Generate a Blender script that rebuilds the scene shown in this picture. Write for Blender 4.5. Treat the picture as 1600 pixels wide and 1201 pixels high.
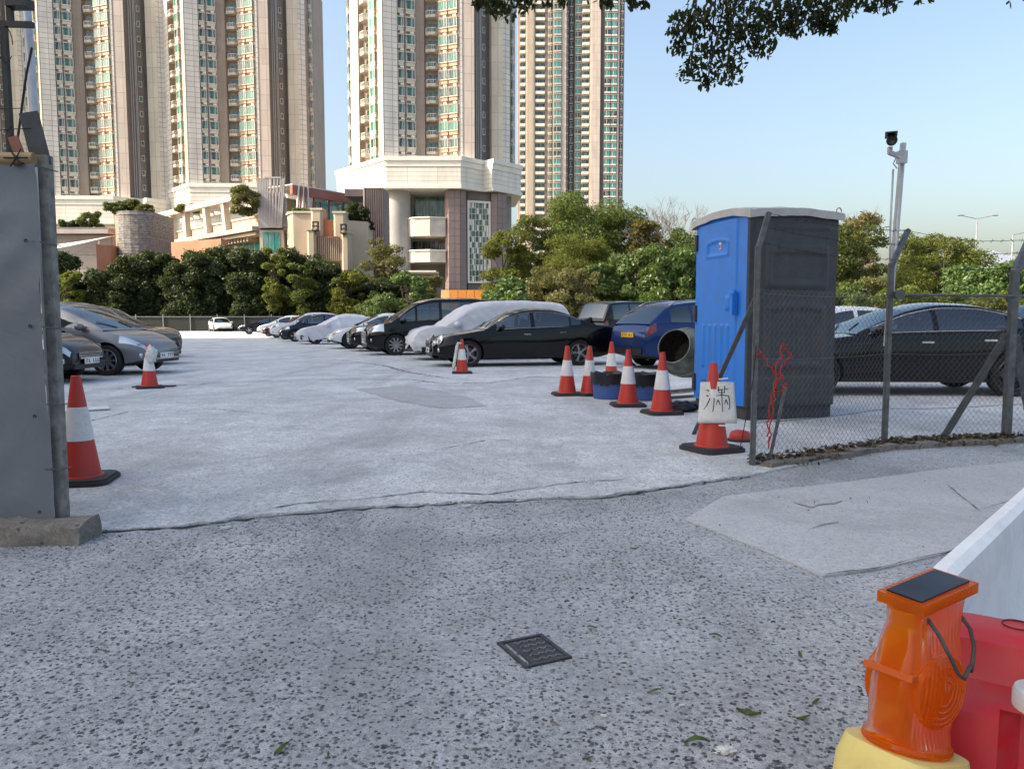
import bpy, bmesh, math, random
import numpy as np
from mathutils import Vector, Matrix, Euler
R = math.radians
random.seed(7)
rng = np.random.default_rng(11)
for o in list(bpy.data.objects): bpy.data.objects.remove(o)
scene = bpy.context.scene
COL = scene.collection

# ------------------------------------------------------------------ camera
F_PX, EYE = 1209.0, 1.15
PITCH = math.atan(100/F_PX)
cam_d = bpy.data.cameras.new('camera'); cam = bpy.data.objects.new('camera', cam_d); COL.objects.link(cam)
cam_d.sensor_width = 36; cam_d.lens = 36*F_PX/1600; cam_d.clip_start = .05; cam_d.clip_end = 5000
cam.location = (0, 0, EYE); cam.rotation_euler = (math.pi/2-PITCH, 0, 0)
scene.camera = cam
scene.render.resolution_x = 1024; scene.render.resolution_y = 768

# ------------------------------------------------------------------ light
SUN_EL, SUN_AZ = R(37), R(-14)           # from the left, a little behind the camera
to_sun = Vector((-math.cos(SUN_AZ)*math.cos(SUN_EL), math.sin(SUN_AZ)*math.cos(SUN_EL), math.sin(SUN_EL)))
world = bpy.data.worlds.new('World'); scene.world = world; world.use_nodes = True
wn = world.node_tree.nodes; wn.clear()
sky = wn.new('ShaderNodeTexSky'); sky.sky_type = 'NISHITA'; sky.sun_disc = False
sky.sun_elevation = SUN_EL; sky.sun_rotation = math.atan2(to_sun.x, to_sun.y)
sky.air_density = 1.25; sky.dust_density = 5.0; sky.ozone_density = 1.0
bg = wn.new('ShaderNodeBackground'); bg.inputs[1].default_value = .15
wo = wn.new('ShaderNodeOutputWorld')
world.node_tree.links.new(sky.outputs[0], bg.inputs[0]); world.node_tree.links.new(bg.outputs[0], wo.inputs[0])
sun_d = bpy.data.lights.new('sun', 'SUN'); sun_d.energy = 3.8; sun_d.angle = R(.53); sun_d.color = (1, .89, .72)
sun = bpy.data.objects.new('sun', sun_d); COL.objects.link(sun)
sun.rotation_euler = to_sun.to_track_quat('Z', 'Y').to_euler()
vs = scene.view_settings; vs.view_transform = 'Standard'; vs.look = 'None'; vs.exposure = 1.0; vs.gamma = 1
vs.use_curve_mapping = False

# ------------------------------------------------------------------ helpers
CP, SP = math.cos(PITCH), math.sin(PITCH)
def ground(px, py, z=0.0):
    """where the line of sight to a spot of the survey photo meets the level z"""
    u = (px-800)/F_PX; v = (600.5-py)/F_PX
    d = Vector((u, CP+v*SP, -SP+v*CP)); t = (z-EYE)/d.z
    return Vector((d.x*t, d.y*t, z))
def at(px, py, Y):
    u = (px-800)/F_PX; v = (600.5-py)/F_PX
    d = Vector((u, CP+v*SP, -SP+v*CP)); t = Y/d.y
    return Vector((d.x*t, Y, EYE+d.z*t))
def zat(py, Y): return at(800, py, Y).z

class MB:
    def __init__(s): s.v = []; s.f = []; s.m = []; s.uv = {}
    def add(s, vs, fs, mi=0):
        b = len(s.v); s.v.extend([tuple(p) for p in vs])
        for f in fs: s.f.append(tuple(b+i for i in f)); s.m.append(mi)
    def quad(s, a, b, c, d, mi=0, uv=None):
        s.add([a, b, c, d], [(0, 1, 2, 3)], mi)
        if uv: s.uv[len(s.f)-1] = uv
    def box(s, c, size, rz=0, mi=0, M=None):
        hx, hy, hz = size[0]/2, size[1]/2, size[2]/2
        P = [Vector((x, y, z)) for z in (-hz, hz) for y in (-hy, hy) for x in (-hx, hx)]
        if M is None: M = Matrix.Translation(c) @ Matrix.Rotation(rz, 4, 'Z')
        s.add([M @ p for p in P], [(0,2,3,1),(4,5,7,6),(0,1,5,4),(2,6,7,3),(0,4,6,2),(1,3,7,5)], mi)
    def bar(s, a, b, w, h, mi=0, up=(0,0,1)):
        a = Vector(a); b = Vector(b); d = b-a; L = d.length; x = d.normalized()
        up = Vector(up)
        if abs(x.dot(up)) > .98: up = Vector((0,1,0))
        y = up.cross(x).normalized(); z = x.cross(y)
        M = Matrix((x, y, z)).transposed().to_4x4(); M.translation = (a+b)/2
        s.box(None, (L, w, h), mi=mi, M=M)
    def tube(s, path, r, n=6, mi=0, cap=True):
        path = [Vector(p) for p in path]; k = len(path)
        rs = r if isinstance(r, (list, tuple)) else [r]*k
        prev = None; rings = []
        for i, p in enumerate(path):
            d = (path[min(i+1, k-1)]-path[max(i-1, 0)])
            d = d.normalized() if d.length > 1e-9 else Vector((0,0,1))
            if prev is None:
                up = Vector((0,0,1)) if abs(d.z) < .9 else Vector((1,0,0))
                x = up.cross(d).normalized()
            else: x = (prev - d*prev.dot(d)).normalized()
            prev = x; y = d.cross(x)
            rings.append([p+(x*math.cos(2*math.pi*j/n)+y*math.sin(2*math.pi*j/n))*rs[i] for j in range(n)])
        fs = [(i*n+j, i*n+(j+1)%n, (i+1)*n+(j+1)%n, (i+1)*n+j) for i in range(k-1) for j in range(n)]
        if cap: fs += [tuple(reversed(range(n))), tuple((k-1)*n+j for j in range(n))]
        s.add([p for q in rings for p in q], fs, mi)
    def lathe(s, prof, n=20, M=None, mi=0, cap=False, a0=0, a1=2*math.pi):
        M = M or Matrix.Identity(4); full = abs(a1-a0-2*math.pi) < 1e-6
        nn = n if full else n+1; k = len(prof)
        vs = [M @ Vector((r*math.cos(a0+(a1-a0)*j/n), r*math.sin(a0+(a1-a0)*j/n), z)) for r, z in prof for j in range(nn)]
        fs = [(i*nn+j, i*nn+(j+1)%nn, (i+1)*nn+(j+1)%nn, (i+1)*nn+j) for i in range(k-1) for j in range(n)]
        if cap: fs += [tuple(reversed(range(nn))), tuple((k-1)*nn+j for j in range(nn))]
        s.add(vs, fs, mi)
    def prism(s, poly, z0, z1, mi=0, mis=None, top=True, bot=False, tmi=None):
        n = len(poly); acc = 0
        for i in range(n):
            a, b = poly[i], poly[(i+1) % n]; L = math.hypot(b[0]-a[0], b[1]-a[1])
            s.quad((a[0],a[1],z0),(b[0],b[1],z0),(b[0],b[1],z1),(a[0],a[1],z1), mis[i] if mis else mi,
                   [(acc,z0),(acc+L,z0),(acc+L,z1),(acc,z1)]); acc += L
        if top: s.add([(p[0],p[1],z1) for p in poly], [tuple(range(n))], mi if tmi is None else tmi)
        if bot: s.add([(p[0],p[1],z0) for p in poly], [tuple(reversed(range(n)))], mi if tmi is None else tmi)
    def grid(s, fn, us, vs, mi=0, flip=False):
        nu, nv = len(us), len(vs)
        P = [fn(u, v) for u in us for v in vs]
        fs = [(i*nv+j, i*nv+j+1, (i+1)*nv+j+1, (i+1)*nv+j) for i in range(nu-1) for j in range(nv-1)]
        if flip: fs = [tuple(reversed(f)) for f in fs]
        s.add(P, fs, mi)
    def ellipsoid(s, c, r, M=None, n=12, m=8, mi=0):
        M = M or Matrix.Identity(3)
        T = Matrix.Translation(c) @ M.to_4x4() @ Matrix.Diagonal((r[0], r[1], r[2], 1))
        s.lathe([(max(math.cos(-math.pi/2+math.pi*i/m),1e-3), math.sin(-math.pi/2+math.pi*i/m)) for i in range(m+1)], n, T, mi)
    def mesh(s, name, mats, smooth=False, angle=None):
        me = bpy.data.meshes.new(name); me.from_pydata(s.v, [], s.f)
        for m in (mats if isinstance(mats, (list, tuple)) else [mats]): me.materials.append(m)
        me.polygons.foreach_set('material_index', s.m)
        if s.uv:
            ul = me.uv_layers.new(name='UVMap')
            for fi, uv in s.uv.items():
                ls = me.polygons[fi].loop_start
                for k, q in enumerate(uv): ul.data[ls+k].uv = q
        if smooth:
            me.polygons.foreach_set('use_smooth', [True]*len(s.f))
            if angle: me.set_sharp_from_angle(angle=R(angle))
        me.update(); return me
    def build(s, name, mats, parent=None, smooth=False, angle=None, loc=None, rz=None):
        return link(name, s.mesh(name, mats, smooth, angle), parent, loc, rz)

def link(name, me, parent=None, loc=None, rz=None):
    o = bpy.data.objects.new(name, me); COL.objects.link(o)
    if parent: o.parent = parent
    if loc is not None: o.location = loc
    if rz is not None: o.rotation_euler = (0, 0, rz)
    return o
def tag(o, label=None, cat=None, group=None, kind=None):
    if label: o['label'] = label
    if cat: o['category'] = cat
    if group: o['group'] = group
    if kind: o['kind'] = kind
    return o
def thing(name, label, cat, loc=(0,0,0), rz=0, group=None):
    o = bpy.data.objects.new(name, None); COL.objects.link(o); o.empty_display_size = .2
    o.location = loc; o.rotation_euler = (0, 0, rz); return tag(o, label, cat, group)
def kids(o): return [c for c in bpy.data.objects if c.parent is o]
def copy_tree(o, parent=None):
    c = o.copy(); COL.objects.link(c); c.parent = parent
    for ch in kids(o): copy_tree(ch, c)
    return c
def lerp(a, b, t): return a+(b-a)*t
def curve_fn(pts):
    xs = np.array([p[0] for p in pts], float); ys = np.array([p[1] for p in pts], float)
    d = np.diff(ys)/np.diff(xs); m = np.zeros(len(xs)); m[0] = d[0]; m[-1] = d[-1]
    for i in range(1, len(xs)-1):
        m[i] = 0 if d[i-1]*d[i] <= 0 else 2*d[i-1]*d[i]/(d[i-1]+d[i])
    def f(x):
        x = min(max(x, xs[0]), xs[-1]); i = min(max(int(np.searchsorted(xs, x))-1, 0), len(xs)-2)
        h = xs[i+1]-xs[i]; t = (x-xs[i])/h
        return float((2*t**3-3*t**2+1)*ys[i]+(t**3-2*t**2+t)*h*m[i]+(-2*t**3+3*t**2)*ys[i+1]+(t**3-t**2)*h*m[i+1])
    return f

# ------------------------------------------------------------------ materials
MATS = {}
class NT:
    def __init__(s, name):
        s.mat = bpy.data.materials.new(name); s.mat.use_nodes = True
        s.t = s.mat.node_tree; s.t.nodes.clear()
        s.out = s.t.nodes.new('ShaderNodeOutputMaterial')
    def n(s, typ, **kw):
        nd = s.t.nodes.new('ShaderNode'+typ)
        for k, v in kw.items():
            if k.startswith('i_'):
                key = k[2:]; key = int(key) if key.isdigit() else key.replace('_', ' ')
                s.put(nd.inputs[key], v)
            else: setattr(nd, k, v)
        return nd
    def put(s, inp, v):
        if isinstance(v, bpy.types.NodeSocket): s.t.links.new(v, inp)
        elif isinstance(v, bpy.types.Node): s.t.links.new(v.outputs[0], inp)
        else:
            if isinstance(v, (tuple, list)) and len(v) == 3 and inp.type == 'RGBA': v = (*v, 1)
            inp.default_value = v
    def ramp(s, fac, stops, interp='LINEAR'):
        r = s.t.nodes.new('ShaderNodeValToRGB'); r.color_ramp.interpolation = interp
        e = r.color_ramp.elements
        while len(e) < len(stops): e.new(.5)
        for el, (p, c) in zip(e, stops):
            el.position = p; el.color = (*c, 1) if isinstance(c, (tuple, list)) else (c, c, c, 1)
        s.put(r.inputs[0], fac); return r
    def mix(s, fac, a, b, mode='MIX'):
        m = s.t.nodes.new('ShaderNodeMix'); m.data_type = 'RGBA'; m.blend_type = mode
        s.put(m.inputs[0], fac); s.put(m.inputs[6], a); s.put(m.inputs[7], b); return m.outputs[2]
    def coord(s, kind='Object', scale=(1,1,1), rot=(0,0,0)):
        c = s.t.nodes.new('ShaderNodeTexCoord'); m = s.t.nodes.new('ShaderNodeMapping')
        m.inputs['Scale'].default_value = scale; m.inputs['Rotation'].default_value = rot
        s.t.links.new(c.outputs[kind], m.inputs[0]); return m.outputs[0]
    def noise(s, vec, scale, detail=4, rough=.55, dist=0):
        return s.n('TexNoise', i_Vector=vec, i_Scale=scale, i_Detail=detail, i_Roughness=rough, i_Distortion=dist).outputs[0]
    def voro(s, vec, scale, feature='F1', out='Distance', rand=1):
        v = s.n('TexVoronoi', feature=feature); s.put(v.inputs['Vector'], vec); s.put(v.inputs['Scale'], scale)
        s.put(v.inputs['Randomness'], rand); return v.outputs[out]
    def math(s, op, a, b=None, clamp=False):
        m = s.t.nodes.new('ShaderNodeMath'); m.operation = op; m.use_clamp = clamp
        s.put(m.inputs[0], a)
        if b is not None: s.put(m.inputs[1], b)
        return m.outputs[0]
    def bump(s, h, strength=.3, dist=.01):
        return s.n('Bump', i_Height=h, i_Strength=strength, i_Distance=dist).outputs[0]
    def bsdf(s, color, rough=.6, metal=0, normal=None, **kw):
        b = s.t.nodes.new('ShaderNodeBsdfPrincipled')
        s.put(b.inputs['Base Color'], color); s.put(b.inputs['Roughness'], rough); s.put(b.inputs['Metallic'], metal)
        if normal is not None: s.put(b.inputs['Normal'], normal)
        for k, v in kw.items(): s.put(b.inputs[k.replace('_', ' ')], v)
        return b
    def done(s, sh):
        s.t.links.new(sh.outputs[0] if isinstance(sh, bpy.types.Node) else sh, s.out.inputs[0]); return s.mat

def plain(name, col, rough=.6, metal=0, var=.12, scale=4, bump=.05, bscale=40, dirt=0, **kw):
    """one colour with slight mottling, wear and fine relief"""
    if name in MATS: return MATS[name]
    t = NT(name); c = t.coord('Object')
    a = t.noise(c, scale, 5)
    dark = tuple(x*(1-var*1.6) for x in col); lite = tuple(min(1, x*(1+var)) for x in col)
    cc = t.ramp(a, [(.3, dark), (.7, lite)]).outputs[0]
    if dirt:
        g = t.ramp(t.noise(c, scale*.6, 8, .7), [(.5, 0), (.75, 1)]).outputs[0]
        cc = t.mix(t.math('MULTIPLY', g, dirt), cc, (.10, .09, .08))
    rr = t.ramp(t.noise(c, scale*2.3, 4), [(.3, max(0, rough-.08)), (.7, min(1, rough+.08))]).outputs[0]
    nm = t.bump(t.noise(c, bscale, 3), bump, .01) if bump else None
    MATS[name] = t.done(t.bsdf(cc, rr, metal, nm, **kw)); return MATS[name]

def tile_mat(name, col, joint, w, h, mortar=.03, var=.06, rough=.5):
    t = NT(name); uv = t.coord('UV')
    b = t.n('TexBrick', offset=0.0, squash=1.0); t.put(b.inputs['Vector'], uv); t.put(b.inputs['Scale'], 1.0)
    b.inputs['Brick Width'].default_value = w; b.inputs['Row Height'].default_value = h
    b.inputs['Mortar Size'].default_value = mortar; b.inputs['Mortar Smooth'].default_value = .1
    t.put(b.inputs['Color1'], tuple(x*(1-var) for x in col)); t.put(b.inputs['Color2'], tuple(min(1, x*(1+var)) for x in col))
    t.put(b.inputs['Mortar'], joint)
    g = t.noise(t.coord('Object', (.6, .6, .12)), 1, 6, .6)
    st = t.ramp(g, [(.35, .82), (.62, 1.0)]).outputs[0]
    cc = t.mix(1.0, b.outputs[0], st, 'MULTIPLY')
    MATS[name] = t.done(t.bsdf(cc, rough, 0, t.bump(b.outputs['Fac'], -.4, .02))); return MATS[name]

def leaf_mat(name, c1, c2, c3, trans=.35, rough=.55):
    t = NT(name); g = t.n('NewGeometry')
    r = t.ramp(g.outputs['Random Per Island'], [(0, c1), (.5, c2), (1, c3)]).outputs[0]
    o = t.n('ObjectInfo').outputs['Random']
    hs = t.n('HueSaturation'); t.put(hs.inputs['Color'], r)
    t.put(hs.inputs['Value'], t.math('ADD', t.math('MULTIPLY', o, .35), .82)); t.put(hs.inputs['Hue'], t.math('ADD', t.math('MULTIPLY', o, .03), .485))
    p = t.bsdf(hs.outputs[0], rough)
    p.inputs['Specular IOR Level'].default_value = .35
    tr = t.n('BsdfTranslucent'); t.put(tr.inputs[0], t.mix(.5, hs.outputs[0], (.25, .32, .03)))
    m = t.n('MixShader', i_0=trans); t.t.links.new(p.outputs[0], m.inputs[1]); t.t.links.new(tr.outputs[0], m.inputs[2])
    MATS[name] = t.done(m); return MATS[name]

def glass_mat(name, tint=(.25,.3,.32), refl=(.9,.95,1), base=.12, rough=.02):
    t = NT(name)
    lw = t.n('LayerWeight', i_Blend=.35)
    f = t.math('ADD', t.math('MULTIPLY', lw.outputs['Fresnel'], .75), base, True)
    a = t.n('BsdfTransparent', i_0=tint); b = t.n('BsdfGlossy', i_Roughness=rough); t.put(b.inputs[0], refl)
    m = t.n('MixShader', i_0=f); t.t.links.new(a.outputs[0], m.inputs[1]); t.t.links.new(b.outputs[0], m.inputs[2])
    MATS[name] = t.done(m); return MATS[name]

def paint(name, col, rough=.28, metal=0.0, coat=1.0):
    if name in MATS: return MATS[name]
    t = NT(name); c = t.coord('Object')
    d = t.ramp(t.noise(c, 2.2, 6, .65), [(.45, 0), (.9, .03)]).outputs[0]
    zz = t.n('SeparateXYZ', i_0=c).outputs[2]
    low = t.math('MULTIPLY', t.math('SUBTRACT', .45, zz, True), .06)
    cc = t.mix(t.math('ADD', d, low, True), col, (.14, .13, .12))
    rr = t.math('ADD', t.math('MULTIPLY', d, 1.2), rough)
    b = t.bsdf(cc, rr, metal); b.inputs['Coat Weight'].default_value = coat*.3; b.inputs['Specular IOR Level'].default_value = .25; b.inputs['Coat Roughness'].default_value = .05
    MATS[name] = t.done(b); return MATS[name]
# ================================================================== GROUND
def concrete(name, pale, dark, stone, s_scale, s_amt, worn=.5, bump=.5, stretch=(1,1,1)):
    t = NT(name); c = t.coord('Object', stretch)
    big = t.noise(c, .55, 8, .66, .6); trk = t.noise(t.coord('Object', (1.6, .14, 1), (0, 0, R(-8))), 1.2, 6, .6); mid = t.noise(c, 2.4, 8, .72, .6); fine = t.noise(c, 38, 5, .75); grit = t.noise(c, 160, 3, .7)
    w = t.ramp(t.math('ADD', t.math('MULTIPLY', big, .55), t.math('MULTIPLY', mid, .45)), [(.42, 0), (.58, 1)]).outputs[0]
    base = t.mix(t.math('MULTIPLY', w, worn), pale, dark)
    base = t.mix(t.ramp(trk, [(.5, 0), (.68, .5)]).outputs[0], base, dark)
    base = t.mix(t.ramp(fine, [(.44, 0), (.60, .75)]).outputs[0], base, dark)
    base = t.mix(t.ramp(grit, [(.48, 0), (.66, .7)]).outputs[0], base, tuple(x*.55 for x in dark))
    vv = t.n('TexVoronoi', feature='F1'); t.put(vv.inputs['Vector'], c); t.put(vv.inputs['Scale'], s_scale)
    cell = t.n('SeparateXYZ', i_0=vv.outputs['Color']).outputs[0]
    spot = t.math('MULTIPLY', t.ramp(vv.outputs['Distance'], [(.22, 1), (.36, 0)]).outputs[0], t.ramp(cell, [(1-s_amt, 0), (1-s_amt+.04, 1)], 'LINEAR').outputs[0])
    base = t.mix(t.math('MULTIPLY', spot, .8), base, stone)
    stain = t.ramp(t.noise(c, .7, 9, .7, 1.2), [(.53, 0), (.72, .5)]).outputs[0]
    base = t.mix(stain, base, tuple(x*.6 for x in dark))
    h = t.math('ADD', t.math('MULTIPLY', fine, .5), t.math('SUBTRACT', t.math('MULTIPLY', mid, .6), t.math('MULTIPLY', spot, .4)))
    MATS[name] = t.done(t.bsdf(base, .9, 0, t.bump(h, bump, .012))); return MATS[name]
concrete('lot_concrete', (.82,.84,.845), (.335,.345,.35), (.12,.12,.115), 42, .30, .6, .9)
concrete('aggregate_concrete', (.555,.575,.59), (.22,.228,.235), (.048,.051,.056), 50, .58, .6, 1.0)
concrete('patch_concrete', (.56,.565,.57), (.40,.405,.41), (.18,.182,.185), 60, .15, .5, .35)
concrete('old_patch', (.54,.54,.54), (.33,.333,.335), (.10,.10,.10), 50, .4, .6, .5)
concrete('earth', (.22,.20,.16), (.12,.12,.08), (.08,.08,.06), 8, .4, .7, .6)
concrete('plinth_concrete', (.30,.275,.24), (.15,.135,.115), (.05,.05,.045), 25, .3, .7, 1.0)
plain('crack_dirt', (.028,.027,.026), .95, bump=.3)

def sheet(name, poly, z, m, skirt=0.0, parent=None):
    b = MB(); b.add([(p[0], p[1], z) for p in poly], [tuple(range(len(poly)))])
    if skirt:
        n = len(poly)
        for i in range(n):
            a, c = poly[i], poly[(i+1) % n]; b.quad((a[0],a[1],z-skirt),(c[0],c[1],z-skirt),(c[0],c[1],z),(a[0],a[1],z))
    return b.build(name, m, parent)
def ccw(poly):
    a = sum(poly[i][0]*poly[(i+1) % len(poly)][1]-poly[(i+1) % len(poly)][0]*poly[i][1] for i in range(len(poly)))
    return poly if a > 0 else poly[::-1]
def jag(pts, step=.12, amp=.02, seed=1):
    rr = random.Random(seed); out = []
    for a, b in zip(pts[:-1], pts[1:]):
        a = Vector(a[:2]); b = Vector(b[:2]); n = max(1, int((b-a).length/step)); d = (b-a).normalized(); q = Vector((-d.y, d.x))
        for i in range(n): out.append(a.lerp(b, i/n)+q*rr.uniform(-amp, amp)*(1 if i else .4))
    out.append(Vector(pts[-1][:2])); return out

g = sheet('ground', [(-1500,-300),(1500,-300),(1500,2500),(-1500,2500)], -.03, MATS['earth']); tag(g, kind='structure')
JOINT = [ground(*p) for p in [(150,832),(240,826),(330,818),(400,808),(480,801),(600,792),(700,787),(780,784),(860,780),(950,776),(1000,768),(1060,760),(1115,752),(1170,745)]]
joint = jag(JOINT, .07, .022, 3)
FENCE = [Vector((1.95,6.02)), Vector((3.42,6.95)), Vector((4.78,7.30)), Vector((9.5,8.2)), Vector((18,9.5))]
front = [Vector((-30,2.2)), Vector((-9,3.55))]+joint+FENCE[1:]+[Vector((60,15))]
back = [(60,88),(-70,88)]
road = sheet('road', ccw([(-30,-40),(60,-40),(60,15.5)]+[(p.x, p.y+.35) for p in reversed(FENCE[1:])]+[(p.x, p.y+.2) for p in reversed(joint)]+[(-9,3.9),(-30,2.6)]), 0, MATS['aggregate_concrete']); tag(road, kind='structure')
lot = sheet('car_park', ccw([tuple(p[:2]) for p in front]+back), .014, MATS['lot_concrete'], .03); tag(lot, kind='structure')
def crack(pts, w, z, seed, name='crack', parent=None):
    rr = random.Random(seed); p = jag(pts, .06, w*1.2, seed); b = MB(); L = []; Rr = []
    for i, q in enumerate(p):
        d = (p[min(i+1, len(p)-1)]-p[max(i-1, 0)]).normalized(); nrm = Vector((-d.y, d.x)); ww = w*rr.choice((.25,.5,.8,1,1.3,1.8))*.5
        L.append(q+nrm*ww); Rr.append(q-nrm*ww)
    for i in range(len(p)-1): b.quad((*Rr[i],z),(*Rr[i+1],z),(*L[i+1],z),(*L[i],z))
    return b.build(name, MATS['crack_dirt'], parent)
crack([p+Vector((.004,-.022,0)) for p in JOINT], .024, .0045, 5, parent=road)
crack([ground(*p) for p in [(330,822),(410,801),(470,790),(560,784),(660,772),(760,776),(900,757),(980,752)]], .009, .0185, 6, parent=lot)
crack([ground(*p) for p in [(170,610),(330,600),(480,594),(640,594),(690,600),(760,600),(830,590),(1000,592)]], .03, .0185, 7, parent=lot)
crack([ground(*p) for p in [(520,562),(600,572),(640,583),(700,592)]], .04, .0185, 8, parent=lot)
crack([ground(*p) for p in [(120,665),(200,645),(330,640),(450,652)]], .012, .0185, 9, parent=lot)
crack([ground(*p) for p in [(680,706),(760,690),(830,690)]], .01, .0185, 10, parent=lot)
crack([ground(*p) for p in [(1290,901),(1380,889),(1450,872),(1520,858)]], .006, .0145, 12, parent=road)
crack([ground(*p) for p in [(1480,760),(1530,800),(1560,790),(1600,778)]], .004, .0145, 13, parent=road)
crack([ground(*p) for p in [(1262,830),(1290,822),(1310,819)]], .004, .0145, 14, parent=road)
pt = sheet('road_patch', ccw([tuple(ground(*p)[:2]) for p in [(1070,813),(1180,856),(1285,902),(1380,889),(1470,868),(1540,838),(1605,800),(1720,770),(1720,716),(1600,722),(1480,733),(1340,752),(1220,766),(1130,777)]]), .009, MATS['patch_concrete'], .008); tag(pt, kind='structure')
pt = sheet('lot_patch', ccw([tuple(p) for p in jag([ground(*q) for q in [(556,609),(640,604),(700,614),(742,626),(760,636),(690,640),(620,628),(556,609)]][:], .2, .04, 4)][:-1]), .018, MATS['old_patch']); tag(pt, kind='structure')
pt = sheet('lot_patch', ccw([tuple(p) for p in jag([ground(*q) for q in [(1240,788),(1290,779),(1315,785),(1268,796),(1240,788)]], .1, .02, 5)][:-1]), .0145, MATS['old_patch']); pt.name = 'road_patch'; tag(pt, kind='structure')
# exposed stones standing in the worn road surface
def pebbles(name, n, xr, yr, r0, r1, z, m, keep):
    V = []; Fc = []; k = 5; cnt = 0
    while cnt < n:
        x = random.uniform(*xr); y = yr[0]+(yr[1]-yr[0])*random.random()**1.4
        if not keep(x, y): continue
        r = r0+(r1-r0)*random.random()**2.0; a0 = random.uniform(0, 6.28); e = random.uniform(.45, 1); h = r*random.uniform(.12, .38)
        b = len(V); ca, sa = math.cos(a0), math.sin(a0)
        for j in range(k):
            a = 2*math.pi*j/k+random.uniform(-.35, .35); rx, ry = r*math.cos(a), r*e*math.sin(a)
            V.append((x+rx*ca-ry*sa, y+rx*sa+ry*ca, z-.002))
        V.append((x+random.uniform(-.2,.2)*r, y+random.uniform(-.2,.2)*r, z+h))
        for j in range(k): Fc.append((b+j, b+(j+1) % k, b+k))
        cnt += 1
    me = bpy.data.meshes.new(name); me.from_pydata(V, [], Fc); me.materials.append(m)
    return tag(link(name, me), kind='stuff')
def stone_mat():
    t = NT('stone'); g_ = t.n('NewGeometry')
    c = t.ramp(g_.outputs['Random Per Island'], [(0, (.040,.042,.046)), (.35, (.082,.086,.092)), (.65, (.145,.15,.155)), (.85, (.26,.265,.27)), (1, (.43,.435,.44))]).outputs[0]
    return t.done(t.bsdf(c, .85, 0, t.bump(t.noise(t.coord('Object'), 180, 3), .4, .004)))
MATS['stone'] = stone_mat()
jx = [p.x for p in joint]; jy = [p.y for p in joint]
PATCH = [ground(*p) for p in [(1070,813),(1180,856),(1285,902),(1470,868),(1600,800)]]
from mathutils import noise as mn_
def on_road(x, y):
    yl = np.interp(x, jx, jy)
    if y > yl-.06: return False
    if x > .9 and y > 3.3-(.38*max(0, min(1, (x-.95)/.75))) and x > .95: return y < 3.0
    nz = mn_.noise(Vector((x*1.1,y*1.3,3)))*1.6+mn_.noise(Vector((x*4,y*4,9)))*.9
    return nz+random.uniform(-.8, .8) > -.25
o = pebbles('exposed_aggregate', 30000, (-3.6, 3.4), (1.75, 5.4), .003, .0135, .001, MATS['stone'], on_road); o['label'] = 'dark stones exposed in the worn concrete road'

# ================================================================== TOWERS
tile_mat('white_tile', (.80,.75,.68), (.34,.31,.28), 1.5, .97, .045)
tile_mat('cream_tile', (.68,.60,.48), (.40,.35,.28), 1.9, 2.9, .04)
tile_mat('pink_tile', (.68,.57,.49), (.36,.31,.29), 1.25, 2.9, .04)
tile_mat('tan_tile', (.60,.48,.36), (.36,.30,.24), 1.4, 2.9, .03)
tile_mat('brown_wall', (.40,.315,.25), (.29,.23,.185), 2.0, 2.9, .03)
tile_mat('dark_wall', (.18,.15,.135), (.09,.085,.085), 1.5, 2.9, .03)
tile_mat('cornice_panel', (.80,.76,.67), (.42,.40,.35), 5.2, .78, .035, .03)
tile_mat('pier_pink', (.54,.38,.33), (.28,.21,.2), 50, 50, .001)
plain('trim_white', (.78,.74,.67), .5, scale=.6, var=.06, bump=0)
plain('sill_orange', (.52,.36,.25), .6, scale=.8, bump=0)
plain('sill_cream', (.60,.55,.47), .6, scale=.8, bump=0)
plain('pipe_grey', (.45,.44,.43), .5, bump=0)
plain('shaft_grey', (.36,.35,.33), .7, scale=.3, bump=0)
def pane_mat(name, a, b, c):
    t = NT(name); o = t.n('ObjectInfo').outputs['Random']
    col = t.ramp(o, [(0, a), (.35, b), (.7, a), (1, c)], 'CONSTANT').outputs[0]
    cur = t.noise(t.coord('Object', (2.2,1,.3)), 1.6, 2)
    col = t.mix(t.ramp(cur, [(.5,0),(.56,.5)]).outputs[0], col, (.30,.34,.30))
    MATS[name] = t.done(t.bsdf(col, .08, 0, None, Specular_IOR_Level=.8)); return MATS[name]
pane_mat('green_pane', (.03,.22,.15), (.012,.07,.055), (.06,.32,.22))
pane_mat('dark_pane', (.015,.085,.07), (.01,.03,.032), (.03,.16,.12))
pane_mat('club_glass', (.05,.30,.27), (.05,.26,.25), (.07,.34,.30))
FLOOR = 2.9
def bay_window(w, h, d, sill):
    """frame, pane meshes of a bay window, origin at its sill centre on the wall, outside is -y"""
    b = MB(); e = .055
    for z in (0, h): b.box((0, -d/2, z+.0), (w+.22, d+.12, .12), mi=1)
    b.box((0, -d/2, -.36), (w, d*.8, .6), mi=1)
    for x in (-w/2, .17*w, w/2): b.box((x, -d, h/2), (e, e, h-.13))
    for x in (-w/2, w/2): b.box((x, -.08, h/2), (e, e, h-.13))
    for z in (.1, h-.1): b.box((0, -d, z), (w, e*.8, .06))
    b.box((w*.2, -d*.55, h+.3), (.62, .42, .36))                        # air conditioner on the hood
    fr = b.mesh('window', [MATS['trim_white'], sill])
    p = MB(); x = w/2-.02; y = -d+.02
    p.quad((-x,y,.06),(x,y,.06),(x,y,h-.06),(-x,y,h-.06)); p.quad((-x,0,.06),(-x,y,.06),(-x,y,h-.06),(-x,0,h-.06)); p.quad((x,y,.06),(x,0,.06),(x,0,h-.06),(x,y,h-.06))
    return fr, p
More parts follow.
